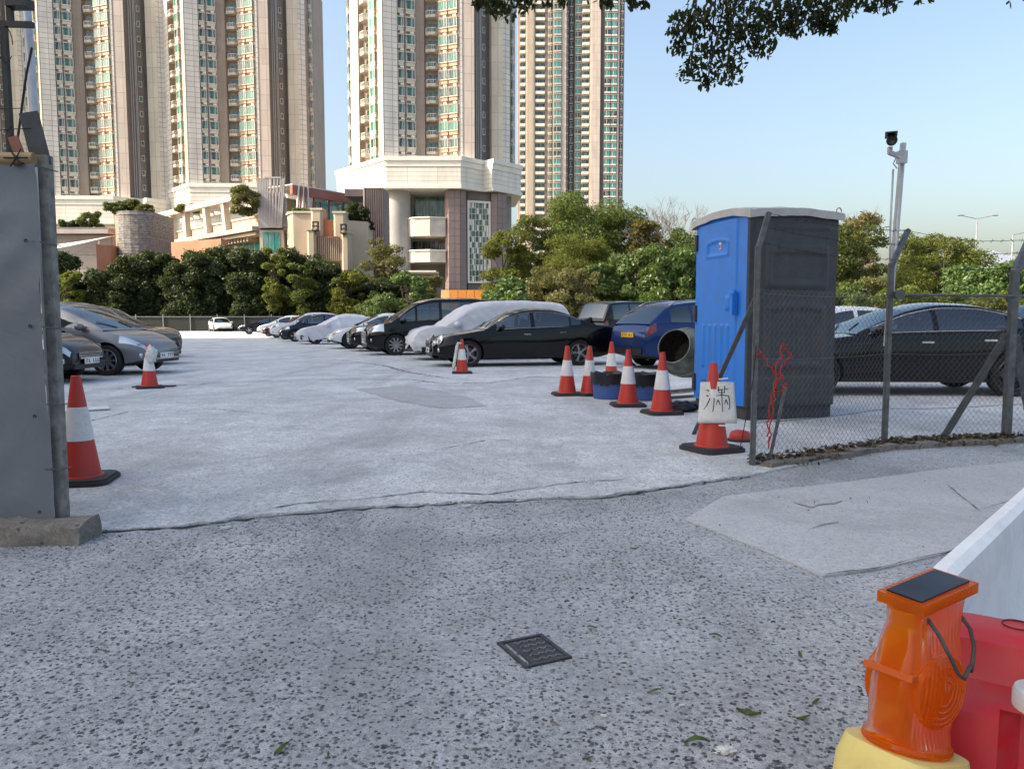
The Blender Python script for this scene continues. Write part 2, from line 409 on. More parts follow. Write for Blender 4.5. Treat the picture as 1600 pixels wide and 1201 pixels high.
def make_balcony(w, d):
    b = MB(); P = [(-w/2,0),(-w/2,-d*.45),(-w*.26,-d),(w*.26,-d),(w/2,-d*.45),(w/2,0)]
    b.prism(P, 0, .18, 0, bot=True)
    for (a, c) in zip(P[:-1], P[1:]):
        b.bar((a[0],a[1],.32), (c[0],c[1],.32), .1, .28); b.bar((a[0],a[1],1.12), (c[0],c[1],1.12), .12, .1)
        n = max(2, int(math.hypot(c[0]-a[0], c[1]-a[1])/.28))
        for i in range(n+1): q = Vector((*a,0)).lerp(Vector((*c,0)), i/n); b.box((q.x,q.y,.76), (.07,.07,.66))
    me = b.mesh('balcony', MATS['sill_cream'])
    p = MB(); p.quad((-w*.38,.0,.2),(w*.38,.0,.2),(w*.38,.0,2.3),(-w*.38,.0,2.3)); b2 = p.mesh('door', MATS['dark_pane'])
    return me, b2
W_GREEN = bay_window(1.62, 1.62, .55, MATS['sill_orange']); W_GREY = bay_window(1.5, 1.7, .45, MATS['sill_cream']); W_SLIM = bay_window(1.0, 1.7, .35, MATS['sill_cream'])
WM = {'green': (W_GREEN[0], W_GREEN[1].mesh('pane', MATS['green_pane'])), 'lit': (W_GREEN[0], None), 'grey': (W_GREY[0], W_GREY[1].mesh('pane', MATS['dark_pane'])), 'slim': (W_SLIM[0], W_SLIM[1].mesh('pane', MATS['dark_pane']))}
WM['tan'] = (W_GREY[0], W_GREY[1].mesh('pane', MATS['green_pane']))
b = MB(); b.box((0,-.03,.5), (.62,.1,1.1)); _s = b.mesh('window', MATS['trim_white']); b = MB(); b.quad((-.25,-.09,.02),(.25,-.09,.02),(.25,-.09,.98),(-.25,-.09,.98)); WM['small'] = (_s, b.mesh('pane', MATS['dark_pane']))
BALC = make_balcony(2.3, 1.35)
TM = [MATS[k] for k in ('white_tile','cream_tile','pink_tile','tan_tile','brown_wall','dark_wall')]
WHT, CRM, PNK, TAN, BRN, DRK = range(6)
def tower(name, label, loc, rz, floors, podium_detail=False, zb=27.2):
    root = thing(name, label, 'tower block', loc, rz, 'slender residential towers on podiums')
    segs = [((-15.2,9.6),(-14.4,7.6),[(0,1,WHT,0)],[(.5,'slim')]),
            ((-14.4,7.6),(-7.4,0),[(0,.24,WHT,0),(.24,.55,TAN,1.1),(.55,.97,TAN,.1),(.97,1,CRM,-.12)],[(.395,'balcony'),(.72,'tan')]),
            ((-7.4,0),(-.5,2.6),[(0,.34,WHT,0),(.34,1,BRN,.55)],[(.43,'slim'),(.66,'grey')]),
            ((-.5,3.1),(1.8,3.1),[(0,1,BRN,.9)],[(.5,'balcony')]),
            ((1.8,3.1),(5.6,1.6),[(0,1,CRM,0)],[(.27,'green'),(.73,'green')]),
            ((5.6,1.2),(8.1,1.4),[(0,.18,WHT,0),(.18,.30,PNK,.15),(.30,1,PNK,0)],[]),
            ((8.1,2.2),(11.0,5.0),[(0,1,DRK,.6)],[(.66,'small')]),
            ((11.0,4.4),(13.0,4.5),[(0,1,CRM,0)],[]),
            ((13.0,4.7),(14.2,5.6),[(0,1,WHT,0)],[]),
            ((14.2,6.2),(15.2,9.6),[(0,1,BRN,.2)],[(.5,'slim')])]
    poly = []; mis = []; spots = []; pipes = []
    for A, B, strips, wins in segs:
        A = Vector(A); B = Vector(B); e = (B-A).normalized(); n = Vector((e.y, -e.x)); dep = {}
        for f0, f1, m, dp in strips:
            a = A.lerp(B, f0)-n*dp; c = A.lerp(B, f1)-n*dp
            if poly: mis.append(m if dp <= 0 else BRN) if len(mis) < len(poly) else None
            poly += [tuple(a), tuple(c)]; mis.append(m)
        for f, k in wins:
            dp = [d for f0, f1, m, d in strips if f0 <= f <= f1][0]
            spots.append((A.lerp(B, f)-n*dp, math.atan2(e.y, e.x), k))
        if strips[0][2] == DRK:
            for f in (.2, .3, .42, .48): pipes.append(A.lerp(B, f)+n*(-.5))
        if strips[-1][2] == BRN and len(strips) == 2: pipes.append(A.lerp(B, .545)-n*.45)
    mis.append(BRN); poly += [(15.2,18.5),(-15.2,18.5)]; mis += [BRN, BRN]; mis = (mis+[BRN]*len(poly))[:len(poly)]
    ztop = zb+floors*FLOOR
    w = MB(); w.prism(poly, zb-2, ztop, mis=mis, tmi=CRM); wall = w.build('wall', TM, root)
    pb = MB()
    for q in pipes: pb.tube([(q.x,q.y,zb),(q.x,q.y,ztop)], .09, 5)
    pb.build('drain_pipe', MATS['pipe_grey'], root)
    for fl in range(floors):
        z = zb+fl*FLOOR
        for q, a, k in spots:
            if k == 'balcony':
                o = link('balcony', BALC[0], root, (q.x,q.y,z+.1), a); link('door', BALC[1], o, (0,-.012,0))
            else:
                fr, pn = WM[k]; o = link('window', fr, root, (q.x,q.y,z+.95), a); link('pane', pn, o)
    cor = [(-18.3,12),(-7.0,-.9),(5.8,-.9),(9.5,2.7),(11.1,1.2),(16.2,7),(15,21),(-16,21)]
    c0 = Vector((-.5, 9))
    def grow(k): return [tuple(Vector(p)+(Vector(p)-c0).normalized()*k) for p in cor]
    b = MB()
    b.prism(grow(.35), 28.35, 29.1, 0, bot=True); b.prism(grow(.12), 27.4, 28.347, 0, top=False, bot=True); b.prism(grow(.25), 23.7, 24.25, 0, bot=True)
    b.build('cornice', MATS['trim_white'], root)
    b = MB(); b.prism(cor, 24.1, 27.45, 0, top=False); b.build('parapet_panel', MATS['cornice_panel'], root)
    if not podium_detail:
        b = MB(); b.prism([tuple(c0+(Vector(p)-c0)*.93) for p in cor], 0, 23.75, 0, top=False); b.build('podium_wall', MATS['cornice_panel'], root)
    return root
T2 = tower('residential_tower', 'tall cream tower on a pink columned podium, right of the glass pavilion', (-14.6,136,0), 0, 12, True)
tower('residential_tower', 'tall cream and green windowed tower rising behind the slatted screen', (-55.2,153,-1.6), R(2), 15)
tower('residential_tower', 'tall cream tower rising behind the round stone drum, left of its twin', (-83.6,154,-3.8), R(2), 15)
tower('residential_tower', 'tower fragment at the left photo edge behind the black lamp pole', (-112.5,156,-3.8), R(2), 15)
# podium of the nearest tower, under its cornice
def pp(x): return x
b = MB(); b.lathe([(2.15,0),(2.15,23.7)], 20, Matrix.Translation((-5.4,2.6,0))); b.build('column', MATS['shaft_grey'], T2, True)
b = MB(); b.prism([(-15,11),(-10.2,6.2),(-6.6,4.2),(-6.6,9),(-14,14)], 0, 23.7, top=False); b.prism([(-3.6,6.2),(3,6.2),(3,7),(-3.6,7)], 0, 23.7, top=False); b.prism([(3,6),(14.5,8),(14,18),(-13,18),(-13,14)], 0, 23.7, top=False)
b.build('podium_wall', MATS['shaft_grey'], T2)
b = MB(); b.quad((-3.4,6.14,13.6),(2.6,6.14,13.6),(2.6,6.14,15.4),(-3.4,6.14,15.4)); b.build('pane', MATS['dark_pane'], T2); b = MB(); b.quad((-3.2,6.14,19),(2.4,6.14,19),(2.4,6.14,23.4),(-3.2,6.14,23.4)); b.build('pane', MATS['dark_pane'], T2)
for z0, z1 in ((15.5,19.0),(11.0,13.4)):
    b = MB(); b.prism([(-3.9,6.1),(-3.7,1.6),(-2.4,.2),(.4,-.6),(3.0,.3),(3.4,1.4),(3.4,6.1)], z0+.25, z1-.22, 0, bot=True); b.build('balcony', MATS['sill_cream'], T2)
    b = MB(); b.prism([(-4.05,6.1),(-3.85,1.5),(-2.5,0),(.4,-.8),(3.1,.1),(3.55,1.3),(3.55,6.1)], z1-.22, z1, 0, bot=True); b.build('balcony_coping', MATS['trim_white'], T2)
def panel_pier(pts, z0, z1, cols, rows):
    core = MB(); core.prism(pts, z0, z1, top=False); core.build('pier', MATS['dark_wall'], T2)
    for i in range(len(pts)-1):
        A, B = Vector(pts[i]), Vector(pts[i+1]); L = (B-A).length; e = (B-A)/L; n = Vector((e.y,-e.x)); k = cols[i]
        if not k: continue
        pw, ph = L/k, (z1-z0)/rows
        m = MB(); m.box((0,-.03,0), (pw-.06, .06, ph-.06)); me = m.mesh('tile', MATS['pier_pink'])
        for c in range(k):
            for r in range(rows):
                p = A+e*pw*(c+.5); o = link('tile', me, T2, (p.x+n.x*random.uniform(0,.015), p.y+n.y*random.uniform(0,.015), z0+ph*(r+.5)), math.atan2(e.y,e.x))
panel_pier([(2.6,6),(2.9,1.2),(3.7,-.1),(5.6,.2),(6.6,1.2),(6.6,6)], 0, 23.6, [0,1,2,1,0], 18)
panel_pier([(10.9,3.1),(12.0,3.0),(13.6,4.6),(13.6,8),(10.9,8)], 0, 23.6, [1,2,0,0,0], 18)
# lattice window
A, B = Vector((6.9,1.7)), Vector((10.6,3.2)); e = (B-A).normalized(); n = Vector((e.y,-e.x)); L = (B-A).length
b = MB()
for f in (0, 1): q = A.lerp(B, f); b.box((q.x,q.y,14.9), (.35,.35,14), math.atan2(e.y,e.x))
for z in (7.9, 21.9): q = A.lerp(B, .5); b.box((q.x,q.y,z), (L+.35,.36,.35), math.atan2(e.y,e.x))
wf = b.build('window_frame', MATS['trim_white'], T2)
b = MB(); q0 = A-n*.1; q1 = B-n*.1; b.quad((*q0,8),(*q1,8),(*q1,21.8),(*q0,21.8)); b.build('pane', MATS['dark_pane'], T2)
b = MB()
for i in range(1, 6): q = A.lerp(B, i/6); b.box((q.x,q.y,14.9), (.07,.1,13.8), math.atan2(e.y,e.x))
for j in range(1, 14): q = A.lerp(B, .5); b.box((q.x,q.y,8+j*.985), (L,.1,.07), math.atan2(e.y,e.x))
b.build('lattice', MATS['trim_white'], wf)
b = MB(); rr = random.Random(5); b.box((0,-.06,0), (.34,.06,.86)); sq = b.mesh('glass_block', MATS['trim_white'])
for i in range(6):
    for j in range(14):
        if rr.random() < .36: q = A.lerp(B, (i+.5+rr.choice((-.12,.12)))/6); link('glass_block', sq, wf, (q.x,q.y,8.49+j*.985), math.atan2(e.y,e.x))
b = MB(); b.prism([(6.8,5.9),(6.8,1.9),(10.8,3.5),(10.8,5.9)], 21.95, 23.6, mi=0); b.build('spandrel', MATS['dark_wall'], T2); b = MB(); b.prism([(6.8,5.9),(6.8,1.9),(10.8,3.5),(10.8,5.9)], 0, 7.7); b.build('spandrel', MATS['dark_wall'], T2)
b = MB(); b.box((-1.2,-3.5,9.3), (6.2,5,.28)); b.bar((-3.6,-4,9.2), (-3.0,-1.2,0), .25,.3); b.build('entrance_canopy', MATS['trim_white'], T2)

# farther tower, windows too small to pick apart singly
def far_tower(name, label, px0, px1, Y, zt):
    x0, x1 = at(px0,300,Y).x, at(px1,300,Y).x; s = (x1-x0)/163.0
    root = thing(name, label, 'tower block', (x0, Y, 0))
    # (start px, end px, material, recess, windows kind) measured from the left edge
    S = [(0,3,BRN,3,None),(3,12,BRN,1.6,'b'),(12,14,CRM,.3,None),(14,24,TAN,0,None),(24,26,CRM,.2,None),(26,42,TAN,1.5,'p'),(42,46,BRN,1.2,None),(46,54,CRM,.9,'w'),(54,67,CRM,.2,'g'),(67,74,PNK,0,None),
         (74,78,DRK,2.2,'w'),(78,88,DRK,5,'w'),(88,98,CRM,3.2,'g'),(98,110,CRM,1.6,'b'),(110,112,CRM,.2,None),(112,126,PNK,0,None),(126,132,DRK,1.2,None),(132,152,BRN,.9,'g2'),(152,155,PNK,.6,None),(155,163,BRN,1.8,'w')]
    poly = []; mis = []
    for a, c, m, dp, k in S:
        if poly: mis.append(TAN if len(mis) % 3 else BRN)
        poly += [(a*s,dp),(c*s,dp)]; mis.append(m)
    poly += [(163*s,24),(0,24)]; mis += [BRN]*3; mis = mis[:len(poly)]
    w = MB(); w.prism(poly, 0, zt, mis=mis, tmi=CRM); w.build('wall', TM, root)
    fr = MB(); pn = MB(); rr = random.Random(4)
    nfl = int(zt/2.9)
    for fl in range(5, nfl):
        z = fl*2.9
        for a, c, m, dp, k in S:
            if not k: continue
            xa, xc = a*s, c*s; wd = xc-xa; xm = (xa+xc)/2
            if k in 'b p'.split():
                fr.box((xm, dp-.6, z+.5), (wd*.9, 1.3, 1.05), mi=0); pn.quad((xa+.1,dp-.02,z+1),(xc-.1,dp-.02,z+1),(xc-.1,dp-.02,z+2.5),(xa+.1,dp-.02,z+2.5), 1)
            else:
                nn = 2 if k == 'g2' else 1
                for q in range(nn):
                    xq = xa+wd*(q+.5)/nn; ww = wd/nn*(.8 if k != 'w' else .45)
                    fr.box((xq, dp-.3, z+.55), (ww+.2, .75, .5), mi=1 if k != 'g2' else 0); fr.box((xq, dp-.3, z+2.65), (ww+.2, .75, .18), mi=1)
                    pn.box((xq, dp-.25, z+1.68), (ww, .6, 1.75), mi=0 if (k != 'w' and rr.random() < .75) else 1)
                    fr.box((xq-ww*.1, dp-.57, z+1.68), (.12, .1, 1.7), mi=0)
    tag(fr.build('window_frame', [MATS['trim_white'], MATS['sill_cream']], root), kind='stuff'); tag(pn.build('window_pane', [MATS['club_glass'], MATS['dark_pane']], root), kind='stuff')
far_tower('residential_tower', 'distant slim tan tower with green windows behind the tall tree', 809, 974, 292, 150)
b = MB(); q = at(519,300,260); b.prism([(q.x,260),(q.x+8,260),(q.x+8,275),(q.x,275)], 0, zat(303,260)); b.prism([(q.x-.5,259.5),(q.x+8.5,259.5),(q.x+8.5,275.5),(q.x-.5,275.5)], zat(303,260), zat(300,260))
o = b.build('distant_block', MATS['cream_tile']); tag(o, 'small pale block glimpsed between the twin towers', 'building')
# ================================================================== CLUBHOUSE ROW
plain('terracotta', (.42,.20,.12), .8, scale=.5, bump=0); plain('orange_wall', (.50,.19,.09), .8, scale=.5, bump=0)
plain('beige_render', (.50,.40,.30), .85, scale=.4, var=.08, bump=0); plain('beige_pale', (.58,.50,.40), .8, scale=.4, bump=0)
plain('red_fascia', (.30,.12,.09), .7, scale=.5, bump=0); plain('ribbed_metal', (.165,.125,.12), .45, .2, scale=.5, bump=0)
plain('slat_grey', (.40,.37,.36), .6, scale=.7, bump=0); plain('stack_stone', (.27,.25,.24), .9, scale=3, var=.3, bump=.5, bscale=8)
plain('canopy_white', (.72,.71,.69), .6, scale=.6, bump=0); plain('lantern_black', (.02,.02,.02), .5, bump=0); plain('timber_brown', (.16,.08,.05), .7, bump=0)
# round stone drum with an orange flank
Y = 100
x0, x1, x2 = at(170,350,Y).x, at(188,350,Y).x, at(245,350,Y).x; zt = zat(333,Y)
D = thing('stone_drum', 'grey stacked stone drum with an orange flank and plants on top', 'building', (x1,Y,0))
b = MB(); b.prism([(x0-x1,1.6),(0,-.6),(0,6),(x0-x1,6)], 0, zt); b.build('flank_wall', MATS['terracotta'], D)
rr = random.Random(3); w = x2-x1; b = MB(); z = 0
while z < zt-.05:
    h = rr.uniform(.2,.4); off = rr.uniform(0,.07); P = []
    for i in range(9):
        a = math.pi*(i/8); P.append((w/2-math.cos(a)*(w/2+off*.3), -.62-math.sin(a)*1.6-off-rr.uniform(0,.03)))
    b.prism(P+[(w,5),(0,5)], z, min(z+h-.03, zt)); z += h
b.build('stone_course', MATS['stack_stone'], D)
# pergola terrace: facade runs 45 degrees, near end right
A = Vector((at(243,350,120).x, 120)); B = Vector((at(406,350,97).x, 97)); L = (B-A).length; ang = math.atan2(B.y-A.y, B.x-A.x)
PG = thing('terrace_building', 'beige terrace building with an open pergola and slanting columns', 'building', (A.x,A.y,0), ang)
def pz(py): return zat(py, 97)
zbm = pz(299)-.2
b = MB(); b.box((L*.44,-.2,zbm), (L*.9,1.0,.75)); b.build('pergola_beam', MATS['beige_pale'], PG)
for i in range(12): b = MB(); b.box((L*.06+i*L*.072, 2.0, zbm+.15), (.3,4.6,.35)); b.build('rafter', MATS['beige_pale'], PG)
b = MB(); b.box((L*.44,4.2,zbm-.1), (L*.9,.6,.6)); b.build('rear_beam', MATS['beige_pale'], PG)
for f in (.03,.12,.21,.36,.57,.74):
    b = MB(); b.bar((L*f, -.1, pz(366)), (L*f-(.5 if f > .5 else .1), -.2, zbm-.36), .75, .75, up=(0,1,0)); b.build('column', MATS['beige_pale'], PG)
for i, (f0, f1) in enumerate(((.04,.12),(.13,.21),(.22,.35),(.38,.56),(.59,.73),(.76,1.0))):
    b = MB(); b.box((L*(f0+f1)/2, .45, (pz(336)+pz(354))/2), (L*(f1-f0), .4, pz(336)-pz(354)-.25)); b.build('parapet', MATS['beige_render'], PG)
    b = MB(); b.box((L*(f0+f1)/2, .4, pz(336)-.02), (L*(f1-f0)+.1, .6, .22)); b.build('coping', MATS['beige_pale'], PG)
b = MB(); b.box((L*.5,1.8,pz(358)), (L+.6,6,.55)); b.box((L*.5,1.9,pz(365)), (L+.3,5.2,.4)); b.build('terrace_slab', MATS['beige_pale'], PG)
b = MB(); b.box((L*.5,5.2,pz(340)-2), (L,1,pz(318)-pz(340)+5)); b.build('rear_wall', MATS['beige_render'], PG)
b = MB(); b.box((L*.5,3.4,pz(367)/2), (L,4,pz(367))); b.build('lower_wall', MATS['brown_wall'], PG)
for i in range(9): b = MB(); b.box((L*.70+i*.85, .6, pz(371)), (.3,1.6,.5)); b.build('bracket', MATS['beige_pale'], PG)
for i in range(5):
    b = MB(); b.box((L*.72+i*1.5,1.36,pz(385)), (1.4,.06,pz(374)-pz(396))); b.build('window', MATS['club_glass'], PG)
    b = MB(); b.box((L*.72+i*1.5+.75,1.3,pz(385)), (.1,.12,pz(374)-pz(396))); b.build('mullion', MATS['trim_white'], PG)
q = at(268,400,94); q2 = at(346,400,90)
b = MB(); b.prism([(q.x,94),(q2.x,90),(q2.x,92),(q.x,96)], 0, zat(377,93)); o = b.build('terracotta_wall', MATS['terracotta']); tag(o, 'low terracotta wall in front of the pergola terrace', 'wall')
# slatted screen
SC = thing('slatted_screen', 'grey vertical slatted screen leaning over the terrace end', 'screen', (at(405,350,96).x,96,0))
x1 = at(447,350,96).x-at(405,350,96).x; n = 17; zt, zbz = zat(279,96), zat(356,96)
for i in range(n):
    u = i/(n-1); slot = zt-(random.Random(i).choice((0,1.7,1.3)) if 5 < i < 15 and i % 2 else 0)
    b = MB(); lean = .55*u
    b.bar((u*(x1-.6), 0, zbz), (u*(x1-.6)+lean, -.1, slot), .16, .26, up=(0,1,0)); b.build('slat', MATS['slat_grey'], SC)
b = MB()
for z in (zbz+.3, (zt+zbz)/2, zt-2.3): b.box((x1*.5,.18,z), (x1,.15,.2))
b.box((x1*.5+.25,-.12,zt+.08),(x1*.62,.3,.16)); b.prism([(0,.3),(x1,.3),(x1,.5),(0,.5)], zbz-.2, zt-2.2); b.build('backing_frame', MATS['slat_grey'], SC)
b = MB(); b.box((x1*.42,.9,zat(356,96)/2), (x1*.9,1.2,zat(357,96))); b.build('base_wall', MATS['beige_pale'], SC)
for i in range(3): b = MB(); b.box((x1*(.2+.22*i),.24,zat(378,96)), (x1*.2,.08,2.4)); b.build('window', MATS['club_glass'], SC)
# stone gate house with glass pavilion behind
Y = 94; ox = at(440,350,Y).x
GH = thing('gate_house', 'beige stone gate house with stepped pilasters, lanterns and an orange door', 'building', (ox,Y,0))
def gx(px): return at(px,350,Y).x-ox
def gz(py): return zat(py,Y)
b = MB(); b.prism([(gx(440),2.2),(gx(458),0),(gx(488),.1),(gx(488),5),(gx(440),5)], 0, gz(333)); b.build('wall', MATS['beige_render'], GH)
b = MB(); b.prism([(gx(439),2.0),(gx(458),-.2),(gx(489),-.1),(gx(489),5),(gx(439),5)], gz(333), gz(330)); b.build('coping', MATS['beige_pale'], GH)
b = MB(); b.prism([(gx(538),0),(gx(571),1.5),(gx(571),5),(gx(538),5)], 0, gz(344)); b.build('wall', MATS['beige_render'], GH)
for p0, p1, top, dy in ((487,505,329,-.5),(522,541,334,-.5),(483,497,362,-1.3),(536,549,366,-1.3)):
    b = MB(); b.prism([(gx(p0),dy+.3),(gx(p0)+.25,dy),(gx(p1)-.25,dy),(gx(p1),dy+.3),(gx(p1),2),(gx(p0),2)], 0, gz(top)); b.build('pilaster', MATS['beige_render'], GH)
    b = MB(); b.box(((gx(p0)+gx(p1))/2, dy+.9, gz(top)+.12), (gx(p1)-gx(p0)+.14, 2.0, .22)); b.build('pilaster_cap', MATS['beige_pale'], GH)
b = MB(); b.prism([(gx(504),.1),(gx(523),.1),(gx(523),2),(gx(504),2)], gz(370), gz(343)); b.build('door', MATS['orange_wall'], GH)
b = MB(); b.prism([(gx(497),-.7),(gx(536),-.7),(gx(536),1.6),(gx(497),1.6)], 0, gz(370)); b.build('brick_panel', MATS['terracotta'], GH)
for i in range(12): b = MB(); b.box((gx(500)+i*(gx(534)-gx(500))/11,-.78,gz(390)), (.09,.16,gz(372)-gz(409))); b.build('batten', MATS['beige_render'], GH)
for px, py, dy in ((496,322,.2),(531,325,.2),(498,356,-1.5),(541,360,-1.5)):
    b = MB(); z = gz(py); x = gx(px)
    for sx in (-.28,.28):
        for sy in (-.28,.28): b.box((x+sx,dy+sy,z), (.09,.09,1.0))
    for zz in (-.5,.0,.5): b.box((x,dy,z+zz), (.7,.7,.1))
    b.box((x,dy,z-.75), (.12,.12,.5)); b.build('lantern', MATS['lantern_black'], GH)
GP = thing('glass_pavilion', 'pale glass pavilion under a sloping red brown roof edge', 'building', (0,0,0))
A = at(455,300,99); B = at(606,300,113); e = Vector((B.x-A.x, 14, 0)).normalized(); Lg = Vector((B.x-A.x,14,0)).length; ga = math.atan2(e.y,e.x)
GP.location = (A.x,99,0); GP.rotation_euler = (0,0,ga)
zr = zat(296,99)
b = MB(); b.box((Lg*.5,0,zr), (Lg,.5,1.15)); b.build('roof_fascia', MATS['red_fascia'], GP)
b = MB(); b.box((Lg*.5,3,zr+.62), (Lg,6.6,.12)); b.build('roof', MATS['canopy_white'], GP)
for i in range(6):
    b = MB(); b.box((Lg*(.08+.15*i)+.9,.25,zr-2.4), (Lg*.15-.2,.06,3.6)); b.build('pane', MATS['club_glass'] if i else MATS['canopy_white'], GP)
    b = MB(); b.box((Lg*(.08+.15*i)-.25,.2,zr-2.4), (.16,.2,3.6)); b.build('mullion', MATS['timber_brown'], GP)
b = MB(); b.box((Lg*.5,.4,(zr-4.2)/2), (Lg,.4,zr-4.2)); b.build('base_wall', MATS['beige_render'], GP)
b = MB(); b.box((Lg*.5,6.2,zr-2.2), (Lg,.3,4.4)); b.build('rear_wall', MATS['beige_pale'], GP)
for i in range(5): b = MB(); b.bar((.2+i*.5,-.6,zr-3.6), (.9+i*.35,-.4,zr+.5), .14, .22, up=(0,1,0)); b.build('roof_strut', MATS['red_fascia'] if i % 2 else MATS['canopy_white'], GP)
RS = thing('ribbed_screen', 'tall dark ribbed metal screen beside the pink podium', 'screen', (at(569,350,100).x,100,0))
x1 = at(600,350,100).x-at(569,350,100).x; zt = zat(293,100)
b = MB(); b.prism([(0,.12),(x1,.12),(x1,4.5),(0,4.5)], 0, zt-.05); b.build('backing', MATS['ribbed_metal'], RS)
n = 9
for i in range(n): b = MB(); b.box((x1*(i+.5)/n,.03,zt/2), (x1/n*.62,.17,zt)); b.build('rib', MATS['ribbed_metal'], RS)
b = MB(); b.box((-1.3,3.4,zt-.5), (2.6,5,.9)); b.build('return_roof', MATS['ribbed_metal'], RS)
b = MB(); b.box((.03,.05,zt/2), (.16,.3,zt+.06)); b.build('edge_trim', MATS['beige_pale'], RS)
# low hall at the left: fascia, shutter, white canopy, terracotta wall
LH = thing('low_hall', 'low grey roofed hall with shutters left of the stone drum', 'building', (at(90,370,104).x,104,0))
x1 = at(172,370,104).x-at(90,370,104).x
b = MB(); b.box((x1/2-4,2,zat(361,104)), (x1+8,5,.7)); b.box((x1/2-4,2.2,zat(357,104)), (x1+8.3,5.4,.18)); b.build('roof_fascia', MATS['slat_grey'], LH)
b = MB(); b.box((x1/2-4,3,zat(366,104)/2), (x1+8,4,zat(366,104))); b.build('wall', MATS['shaft_grey'], LH)
for i in range(14): b = MB(); b.box((x1*.58,.95,zat(367,104)-.09-i*.18), (x1*.74,.1,.14)); b.build('shutter_slat', MATS['slat_grey'], LH)
CN = thing('fabric_canopy', 'sagging white fabric canopy below the low grey hall', 'canopy', (at(90,390,99).x,99,0))
xa = at(173,378,99).x-at(90,378,99).x
b = MB(); b.grid(lambda u,v: (lerp(-8,xa,u), -2.4+v*3.6, lerp(zat(398,99),zat(377,99),u)-.55*math.sin(math.pi*u)*(1-.5*v)+v*.8), np.linspace(0,1,14), np.linspace(0,1,6)); me = b.build('canopy_cloth', MATS['canopy_white'], CN, True)
m = me.modifiers.new('s','SOLIDIFY'); m.thickness = .06
b = MB(); b.tube([(xa-.2,-2.3,0),(xa-.2,-2.3,zat(377,99))], .08); b.tube([(-7,-2.3,0),(-7,-2.3,zat(398,99))], .08); b.build('post', MATS['pipe_grey'], CN)
b = MB(); q0, q1 = at(148,390,97), at(173,390,97); b.prism([(q0.x,98),(at(157,390,97).x,96),(q1.x,97),(q1.x,99.5),(q0.x,99.5)], 0, zat(383,97)); o = b.build('terracotta_wall', MATS['terracotta']); tag(o, 'terracotta wall stub between the white canopy and the stone drum', 'wall')
# orange site panel behind the row of cars
OP = thing('site_hoarding', 'orange site hoarding panels standing beyond the black people carrier', 'hoarding', (at(690,458,74).x,74,0))
plain('orange_panel', (.62,.22,.03), .6, scale=1, bump=0); plain('pale_orange', (.66,.42,.16), .6, scale=1, bump=0)
w = (at(767,458,74).x-at(690,458,74).x)/6
for i in range(6): b = MB(); b.box((w*(i+.5),0,zat(453,74)/2+.35), (w-.05,.08,zat(453,74)-.7)); b.build('panel', MATS['pale_orange'] if i == 0 else MATS['orange_panel'], OP)
b = MB()
for i in range(7): b.box((w*i,.1,zat(453,74)/2), (.1,.1,zat(453,74)))
b.build('post', MATS['pipe_grey'], OP)

# unseen slab added off to the left, sized to shade the car park
SB = thing('shade_slab', 'unseen slab block left of the car park, added to cast its shade', 'building', (-76,22,0))
H = 68
b = MB(); b.prism([(-9,-70),(9,-70),(9,11.5),(-9,11.5)], 0, H, mis=[CRM,TAN,CRM,BRN], tmi=CRM); b.build('wall', TM, SB)
pn = MB(); fr = MB()
for fl in range(1, 22):
    z = fl*3.0
    for k in range(20):
        y = -68+k*3.95; pn.box((9.05,y+1.9,z+1.5), (.1,2.2,1.6)); fr.box((9.25,y+1.9,z+.6), (.5,2.5,.16)); fr.box((9.2,y+1.9,z+1.5), (.1,.1,1.6))
tag(fr.build('window_frame', MATS['trim_white'], SB), kind='stuff'); tag(pn.build('window_pane', MATS['dark_pane'], SB), kind='stuff')
# far hill, its bluish colour stands in for distance haze
b = MB(); hx = [(1500,409),(1535,398),(1552,391),(1575,399),(1610,404),(1680,385),(1800,405)]
P = [at(px,py,2000) for px,py in hx]; rr = random.Random(2)
for i in range(len(P)-1):
    for k in range(4):
        a = P[i].lerp(P[i+1],k/4); c = P[i].lerp(P[i+1],(k+1)/4); b.quad((a.x,1900,-5),(c.x,1900,-5),(c.x,2000,c.z),(a.x,2000,a.z)); b.quad((c.x,2100,-5),(a.x,2100,-5),(a.x,2000,a.z),(c.x,2000,c.z))
plain('hazed_hill', (.33,.36,.45), 1, scale=.004, bump=0); o = b.build('hill', MATS['hazed_hill'], smooth=True); tag(o, kind='structure')
# ================================================================== CARS
glass_mat('car_glass', (.30,.36,.38), (.85,.93,1), .10); glass_mat('dark_glass', (.06,.07,.08), (.85,.93,1), .09)
glass_mat('lamp_glass', (.75,.78,.8), (1,1,1), .15)
plain('tyre', (.012,.012,.012), .85, bump=.2); plain('car_black_trim', (.012,.012,.013), .5, bump=.05); plain('interior', (.018,.017,.017), .8, bump=0)
plain('chrome', (.72,.72,.73), .12, 1.0, var=.03, bump=0); plain('alloy', (.42,.42,.43), .3, .9, var=.08, bump=0); plain('alloy_dark', (.10,.10,.105), .35, .8, bump=0)
plain('lamp_reflector', (.62,.64,.66), .15, .7, bump=0); plain('tail_red', (.16,.004,.006), .25, bump=0, Coat_Weight=1.0); plain('plate_white', (.75,.75,.73), .4, bump=0); plain('plate_yellow', (.75,.47,.04), .4, bump=0); plain('plate_ink', (.01,.01,.01), .6, bump=0)
plain('seat_fabric', (.03,.028,.027), .85, bump=.1)

